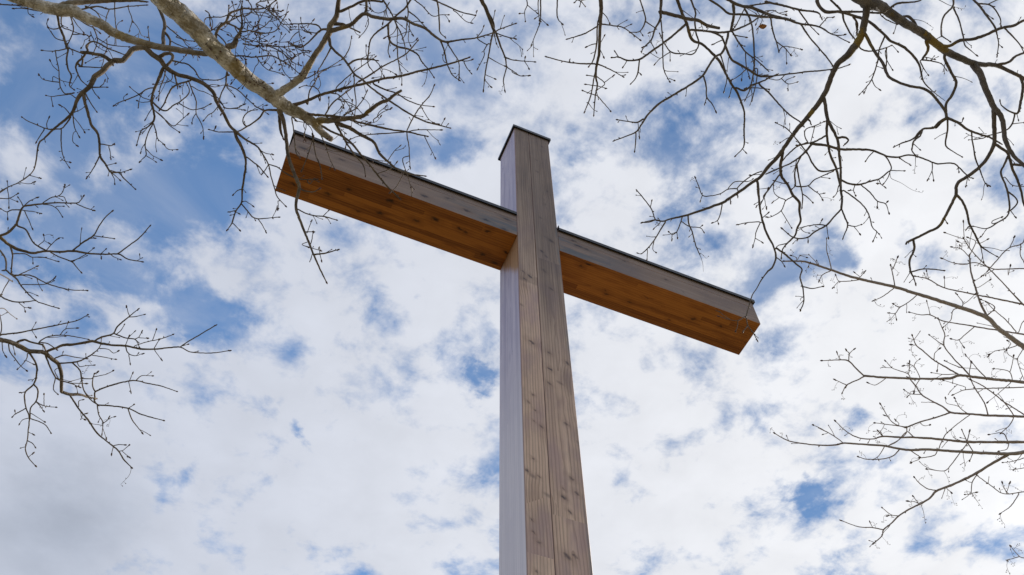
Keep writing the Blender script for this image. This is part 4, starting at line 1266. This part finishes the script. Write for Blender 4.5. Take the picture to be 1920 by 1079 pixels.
def build_tree(no, traces, name, label, cat, base, height, lean, trunk_r, mats, dflt, shoots, seeds, group=None):
    base = Vector(base)
    root = thing(name, base, label, cat, group)
    # ---- the trunk, standing outside the picture
    n = 26
    axis = [base+Vector((lean[0]*(i/n)**1.6+.07*math.sin(i*.7+no), lean[1]*(i/n)**1.6+.07*math.cos(i*.9+no*2), height*i/n-.15)) for i in range(n+1)]
    rads = [trunk_r*(1.0-.66*(i/n)-.26*(i/n)**8)+trunk_r*.55*math.exp(-i/1.6) for i in range(n+1)]
    sp = Soup(); sp.tube(axis, rads, 18, True, 0, .05); sp.build('trunk', mats, root, base)
    # ---- place every traced branch in space
    S = [np.zeros((0, 2)), [], []]                  # sampled points: xy, depth, owner
    def place(tr, d0, d1):
        L = max(tr.len, 1e-6); acc = 0; rows = []
        wv = rng.uniform(-1, 1); ph = rng.uniform(0, 6.28)
        for i, p in enumerate(tr.pts):
            if i: acc += math.hypot(p[0]-tr.pts[i-1][0], p[1]-tr.pts[i-1][1])
            t = acc/L
            rows.append((p[0], p[1], p[2], d0+(d1-d0)*t+.10*wv*math.sin(3.1*t+ph)*min(1, L/120)*t))
        tr.rows = catmull(rows, 3.5 if not tr.star else 4.5)
        # kinks at the nodes: living wood is never a smooth curve
        for j, q in enumerate(tr.rows[1:-1], 1):
            am = .22+.05*q[2] if q[2] > 1.2 else .20
            q[0] += rng.gauss(0, am*.42); q[1] += rng.gauss(0, am*.42)
        tr.P = [at(q[0], q[1], q[3]) for q in tr.rows]
        tr.R = [max(.5*q[2]*q[3]/F_PX, .0006) for q in tr.rows]
        S[0] = np.vstack([S[0], [(q[0], q[1]) for q in tr.rows]])
        S[1].extend([q[3] for q in tr.rows]); S[2].extend([tr]*len(tr.rows))
        tr.ok = True
    def near(x, y, w_):
        if not len(S[0]): return 1e9, None
        d = np.hypot(S[0][:, 0]-x, S[0][:, 1]-y); k = int(d.argmin())
        return d[k], k
    def attach(tr, tol):
        x, y, w_ = tr.pts[0]
        d, k = near(x, y, w_)
        pw = 0 if k is None else S[2][k].rows[0][2]*.5
        if d > tol+pw*.5: return False
        o = S[2][k]; tr.par = o
        if d > 1.2: tr.pts = [(S[0][k, 0], S[0][k, 1], w_)]+tr.pts
        dep = S[1][k]
        if tr.dd is not None: d1 = dep+tr.dd
        else: d1 = dep+rng.uniform(-.42, .42)*tr.len*dep/F_PX
        place(tr, dep, d1); return True
    for tr in traces:
        if tr.star and tr.d0 is not None: place(tr, tr.d0, tr.d1)
    todo = [t for t in traces if not t.ok]
    def sweep(tols, pool):
        for tol in tols:
            again = True
            while again:
                again = False
                for t in pool:
                    if not t.ok and attach(t, tol): again = True
    sweep((3, 8, 20, 60), [t for t in todo if t.star])
    sweep((2, 4, 7), todo)
    for t in todo:
        if not t.ok:
            x, y, _ = t.pts[0]
            if x < 3 or x > 1917 or y < 3:
                place(t, dflt+rng.uniform(-.25, .25), dflt+rng.uniform(-.4, .4)); t.entry = True
    sweep((4, 8, 14, 25, 45, 90), todo)
    for t in todo:
        if not t.ok: place(t, dflt, dflt); print('floating twig', no, t.pts[:2])
    # ---- join what leaves the picture to the trunk (thick limbs) or to a neighbouring bough
    roots = [t for t in traces if t.par is None]
    roots.sort(key=lambda t: -t.R[0])
    boughs = []
    for t in roots:
        P0 = t.P[0]; dr = (P0-t.P[min(4, len(t.P)-1)]).normalized(); r0 = t.R[0]
        best = None
        if boughs and r0 < .0115:
            c = [(abs((P0-q).length-.9)+1.6*(1-(q-P0).normalized().dot(dr)), q, o) for (q, o) in boughs if (P0-q).length > .3]
            if c: best = min(c, key=lambda z: z[0])
        if best: T, own = best[1], best[2]; t.par = own
        else:
            hz = max(2.2, min(P0.z-.9-.35*len([b_ for b_ in roots[:roots.index(t)]]), height*.86)); k = min(n-1, max(1, int((hz+.15)/height*n))); T = axis[k]
        L = (T-P0).length
        ok = False
        for push in (0, .25, .5, .9, 1.4, 2.0):
            q = pix(P0); out = Vector((0, 0, 0))
            if q:
                cxp = RGT*(1 if q[0] > 960 else -1)*max(0, abs(q[0]-960)/960-.55)+UPV*(1 if q[1] < 540 else -1)*max(0, abs(q[1]-540)/540-.55)
                if cxp.length > 0: out = cxp.normalized()
            c1 = P0+dr*L*.33+out*push*L*.5; c2 = T+(P0-T)*.25+Vector((0, 0, -.12*L))+out*push*L*.3
            bz = bezier(P0, c1, c2, T, max(10, int(L/.08)))
            bad = sum(in_frame(p, 0) for p in bz[2:])
            if bad == 0: ok = True; break
        if not ok: print('bough crosses the picture', no, round(r0, 4), bad, [round(c) for c in pix(P0)])
        m = len(bz)-1
        re = r0*1.7+.004 if best else max(r0*1.5, .03)
        t.ext = (bz[::-1], [r0+(re-r0)*(i/m) for i in range(m+1)][::-1])
        for p in bz[3:]: boughs.append((p, t if t.star else own_star(t)))
    # ---- which mesh each trace belongs to
    def top(t):
        while t.par is not None and not t.par.star and not t.star: t = t.par
        return t
    part = {}
    for t in traces:
        if t.star: part[t] = (t, None)
        else:
            h_ = top(t); part[t] = (h_.par, h_)
    soups = {}
    for t in traces:
        key = part[t]
        sp = soups.setdefault(key, Soup())
        kb = .045 if t.R[0] > .03 else (.08 if t.R[0] > .012 else .16)
        P, Rr = t.P, t.R
        if t.ext: P, Rr = t.ext[0][:-1]+P, t.ext[1][:-1]+Rr
        sides = 14 if t.R[0] > .02 else (9 if t.R[0] > .007 else 6)
        sp.tube(P, Rr, sides, True, 0, kb if t.R[0] > .004 else .12)
        dress(sp, t, shoots, seeds)
    branch = {}
    for (s_, h_), sp in soups.items():
        if h_ is None: branch[s_] = sp.build('branch', mats, root, base)
    for (s_, h_), sp in soups.items():
        if h_ is not None: sp.build('twig', mats, branch.get(s_, root), base)
    # ---- a few more limbs on the side away from the picture, so that the tree is whole
    cx = Vector((CAM.x, CAM.y, 0)); away = Vector((base.x-cx.x, base.y-cx.y, 0)).normalized()
    for i in range(7):
        k = n-2-i*2; a = (i*2.1+no) % 2.6-1.3
        dr = Matrix.Rotation(a, 3, 'Z') @ away; L = 2.6-.2*(6-i)
        P = [axis[k]+dr*L*q+Vector((0, 0, L*(.75*q-.2*q*q)))+Vector((.05*math.sin(9*q+i), .05*math.cos(7*q+i), 0)) for q in [j/24 for j in range(25)]]
        if any(in_frame(p) for p in P): continue
        sp = Soup(); sp.tube(P, [.045*(1-.85*j/24) for j in range(25)], 9, True, 0, .1)
        for j in range(5, 25):
            grow(sp, P[j], (P[j]-P[j-1]).normalized(), rng.uniform(.3, .8), .007, 3)
        sp.build('branch', mats, root, base)
    return root
def own_star(t):
    while not t.star and t.par is not None: t = t.par
    return t

def rand_perp(d):
    a = d.orthogonal().normalized(); b = d.cross(a); th = rng.uniform(0, 6.283)
    return a*math.cos(th)+b*math.sin(th)
def grow(sp, p, d, L, r, depth, end=.0014, offframe=True):
    """a kinked shoot with buds, forking up to depth times"""
    d = (d+rand_perp(d)*rng.uniform(.7, 1.2)).normalized()
    n = max(3, int(L/.018)); P = [p.copy()]; Rr = [r]
    for i in range(n):
        d = (d+rand_perp(d)*rng.uniform(0, .22)+Vector((0, 0, .02))).normalized()
        q = P[-1]+d*(L/n)
        if offframe and in_frame(q, 10): break
        P.append(q); Rr.append(max(end, r*(1-.75*(i+1)/n)))
        if depth > 0 and rng.random() < .10: grow(sp, P[-1], d, L*rng.uniform(.3, .6), Rr[-1]*.8, depth-1, end, offframe)
    sp.tube(P, Rr, 5, True, 0, .1)
    if len(P) > 2: sp.bud(P[-1], d, rng.uniform(.010, .015), .003)

def dress(sp, t, shoots, seeds):
    """buds at the tip, bud scars, short side shoots and (on the fruiting tree) dry stalks"""
    P, Rr = t.P, t.R
    tip = (P[-1]-P[-2]).normalized(); mmpx = t.rows[-1][3]/F_PX
    fin = t.rows[-1][2]; leg = t.rows[0][2]
    if fin < 3.2 and not (fin < .8):
        sp.bud(P[-1], tip, rng.uniform(4.2, 6.4)*mmpx, rng.uniform(1.25, 1.75)*mmpx)
        if rng.random() < .55:
            s = rand_perp(tip); sp.bud(P[-1]-tip*1.5*mmpx, (tip*.7+s).normalized(), rng.uniform(2.4, 3.8)*mmpx, rng.uniform(.8, 1.1)*mmpx)
    if fin < .8 and leg < 1.6:                       # a fruit stalk with its little nutlets
        for k in range(3):
            i = max(1, len(P)-1-k*2); s = rand_perp(tip)
            q = P[i]+s*rng.uniform(2, 5)*mmpx
            sp.tube([P[i], q], [.0006, .0005], 4, True); sp.bud(q, s, 2.2*mmpx, .85*mmpx)
        return
    i = 3; N = len(P)
    while i < N-2:
        wpx = t.rows[i][2]
        i += rng.randint(2, 6)
        if i >= N-1: break
        d = (P[i]-P[i-1]).normalized()
        if wpx < 5.5 and rng.random() < shoots*.62:                   # bud or spur
            s = rand_perp(d); b = P[i]+s*Rr[i]*.6
            if rng.random() < .55: sp.bud(b, (s+d*.6), rng.uniform(2.4, 4.0)*mmpx, rng.uniform(.8, 1.2)*mmpx)
            else:
                L = rng.uniform(3, 9)*mmpx; e = b+(s+d*.7).normalized()*L
                m = b.lerp(e, .5)+rand_perp(d)*L*.08
                r = min(Rr[i]*.7, rng.uniform(.55, .8)*mmpx)
                sp.tube([b, m, e], [r, r*.85, r*.8], 5); sp.bud(e, (s+d*.7), rng.uniform(3, 4.4)*mmpx, rng.uniform(.9, 1.2)*mmpx)
        if wpx < 11 and rng.random() < shoots*.16:                   # a side twig that forks
            grow(sp, P[i], d, rng.uniform(10, 34)*mmpx, min(Rr[i]*.75, .95*mmpx), 1, .55*mmpx, False)
    if seeds and fin < 2.2 and rng.random() < seeds:
        for _ in range(rng.randint(1, 2)):
            p = P[-1-rng.randint(0, min(4, N-2))].copy(); d = (rand_perp(tip)+tip*.4).normalized(); Q = [p]
            n = rng.randint(5, 9)
            for k in range(n):
                d = (d+Vector((0, 0, -.30))+rand_perp(d)*.30).normalized(); Q.append(Q[-1]+d*3.0*mmpx)
            sp.tube(Q, [.0009]*len(Q), 4, True)
            for q in Q[-3:]:
                s = rand_perp(d); e = q+s*rng.uniform(2, 4)*mmpx
                sp.tube([q, e], [.0006, .0006], 4, True); sp.bud(e, s, 1.8*mmpx, .7*mmpx)

def tangle(traces):
    """the thicket of fine curly twigs behind the pale limb: twigs on given starts, each its own trace"""
    def walk(x, y, a, n, w_, lvl):
        pts = [(x, y, w_)]; curl = rng.uniform(-.22, .22)
        for i in range(n):
            a += curl+rng.gauss(0, .30)
            st = rng.uniform(6, 10); x += math.cos(a)*st; y += math.sin(a)*st; w_ = max(1.1, w_*.93)
            pts.append((x, y, w_))
            if lvl > 0 and rng.random() < .34: walk(x, y, a+rng.choice((-1, 1))*rng.uniform(.6, 1.1), int(n*rng.uniform(.4, .8)), w_*.85, lvl-1)
        if len(pts) < 3: return
        tr = Trace(); tr.tree = 1; tr.star = False; tr.d0 = tr.d1 = tr.dd = None; tr.pts = pts; tr.par = None; tr.ok = False; tr.ext = None
        tr.len = sum(math.hypot(b[0]-a_[0], b[1]-a_[1]) for a_, b in zip(pts, pts[1:])); traces.append(tr)
    for (x, y, a, n, w_, l) in TANGLE: walk(x, y, R(a), n, w_, l)

TANGLE = [(417, 45, -20, 9, 2.6, 2), (430, 28, 20, 9, 2.6, 2), (455, 17, 60, 8, 2.4, 2), (475, 18, 30, 9, 2.4, 2), (440, 50, 50, 8, 2.4, 2), (470, 60, 10, 8, 2.4, 2),
          (490, 62, 70, 8, 2.2, 2), (450, 105, 0, 9, 2.2, 2), (480, 105, 40, 8, 2.2, 2), (505, 85, 20, 8, 2.2, 2), (520, 100, 60, 7, 2.2, 2), (408, 65, 120, 6, 2.2, 1),
          (480, 8, 10, 8, 2.2, 2), (500, 10, 70, 8, 2.2, 2), (385, 20, 30, 7, 2.2, 1), (360, 60, -30, 7, 2.2, 1), (330, 70, 30, 7, 2.2, 1), (540, 80, 30, 6, 2.0, 1),
          (560, 60, 140, 7, 2.0, 2), (600, 60, 170, 6, 2.2, 1), (580, 100, 200, 6, 2.0, 1), (620, 175, -30, 7, 2.4, 1), (600, 190, -50, 7, 2.4, 1), (640, 190, 20, 7, 2.2, 1),
          (600, 215, 10, 7, 2.2, 1), (630, 225, -20, 6, 2.0, 1), (660, 225, 60, 5, 2.0, 1), (560, 215, 70, 6, 2.2, 1), (575, 225, 100, 5, 2.0, 1), (700, 225, -40, 5, 2.0, 1),
          (700, 110, 40, 6, 2.0, 1), (740, 40, 60, 7, 2.2, 1), (760, 30, 40, 7, 2.2, 1), (790, 10, 50, 7, 2.2, 1), (690, 20, 80, 6, 2.0, 1), (730, 5, 100, 6, 2.0, 1), (850, 20, 40, 5, 2.0, 1),
          (170, 60, 100, 7, 2.0, 1), (200, 75, 80, 7, 2.0, 1), (300, 110, 60, 8, 2.2, 1), (320, 130, 90, 7, 2.2, 1), (290, 180, 100, 6, 2.0, 1), (380, 150, 60, 6, 2.0, 1), (410, 190, 40, 6, 2.0, 1)]

TR = parse()
tangle(TR[1])
buds_brown = bud_mat('brown_buds', (.13, .085, .045), (.085, .05, .04))
buds_red = bud_mat('reddish_buds', (.12, .06, .045), (.09, .06, .04))
m1 = bark('pale_sun_dappled_bark', (.80, .75, .67), (.27, .225, .16), (.105, .083, .064), (.20, .157, .118), .55, .45, .013, .027)  # pale bark, its patches brightened to stand in for sun dapples
m2 = bark('brown_bark', (.19, .16, .13), (.11, .092, .075), (.12, .095, .07), (.20, .155, .11), .45, .2, .006, .02)
m3 = bark('dark_bark', (.23, .20, .175), (.10, .086, .078), (.115, .096, .085), (.17, .14, .115), .8, .12, .008, .03)
m4 = bark('grey_brown_bark', (.46, .39, .34), (.33, .28, .24), (.26, .21, .185), (.35, .285, .245), .0, .0, .004, .014)  # bark tone raised so its colour carries the veiling glare at the right
build_tree(1, TR[1], 'bare_tree', 'bare tree with pale silvery limbs reaching over the left arm of the cross', 'tree', (-5.3, -4.6, 0), 9.5, (.3, .2), .24,
           [m1, buds_red], 5.2, .75, 0, 'bare trees around the cross')
build_tree(2, TR[2], 'bare_tree', 'bare tree with thin brown kinked branches entering low on the left, below the pale-barked tree', 'tree', (-7.0, .8, 0), 8.5, (.2, -.1), .20,
           [m2, buds_brown], 4.7, .6, .05, 'bare trees around the cross')
t3 = build_tree(3, TR[3], 'bare_tree', 'bare tree with thick dark limbs and yellow lichen patches over the upper right', 'tree', (1.6, -7.2, 0), 9.5, (.2, .4), .25,
           [m3, buds_brown], 5.5, .6, .06, 'bare trees around the cross')
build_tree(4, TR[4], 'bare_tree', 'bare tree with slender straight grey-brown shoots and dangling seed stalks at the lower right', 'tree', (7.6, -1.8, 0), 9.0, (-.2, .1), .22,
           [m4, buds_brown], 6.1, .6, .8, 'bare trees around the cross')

# the one withered leaf still hanging on the dark tree
def dry_leaf():
    m, t, b = material('withered_leaf', .8, .2)
    co = t.new('ShaderNodeTexCoord').outputs['Object']
    t.put(b.inputs['Base Color'], t.mix(t.noise(co, 90, 4), (.42, .25, .10), (.24, .13, .06)))
    c = at(1430, 50, 5.3); bm = bmesh.new(); n = 9; mm = 5.3/F_PX
    vs = []
    for j in range(n):
        row = []
        for i in range(n):
            a = (i/(n-1)-.5)*2; q = j/(n-1)
            wd = math.sin(math.pi*min(1, q*.93+.05))**.7*8.0
            x = a*wd+1.2*math.sin(q*7); y = (q-.5)*13; z = 3.2*abs(a)*math.sin(q*5+1)+2.2*math.sin(a*4+q*6)
            row.append(bm.verts.new(tuple(c+(RGT*x+UPV*(-y)*.75+FWD*z)*mm - t3.location)))
        vs.append(row)
    for j in range(n-1):
        for i in range(n-1): bm.faces.new((vs[j][i], vs[j][i+1], vs[j+1][i+1], vs[j+1][i]))
    bmesh.ops.solidify(bm, geom=bm.faces[:], thickness=.0006)
    o = obj('withered_leaf', bm_mesh(bm, 'leaf'), m, t3, True)
    o['label'] = 'withered brown leaf, curled'
    sp = Soup(); p0 = at(1432, 42, 5.3); sp.tube([at(1424, 30, 5.31), at(1429, 36, 5.3), p0], [.0011, .0009, .0009], 5)
    sp.build('leaf_stalk', [m3], o, t3.location)
dry_leaf()
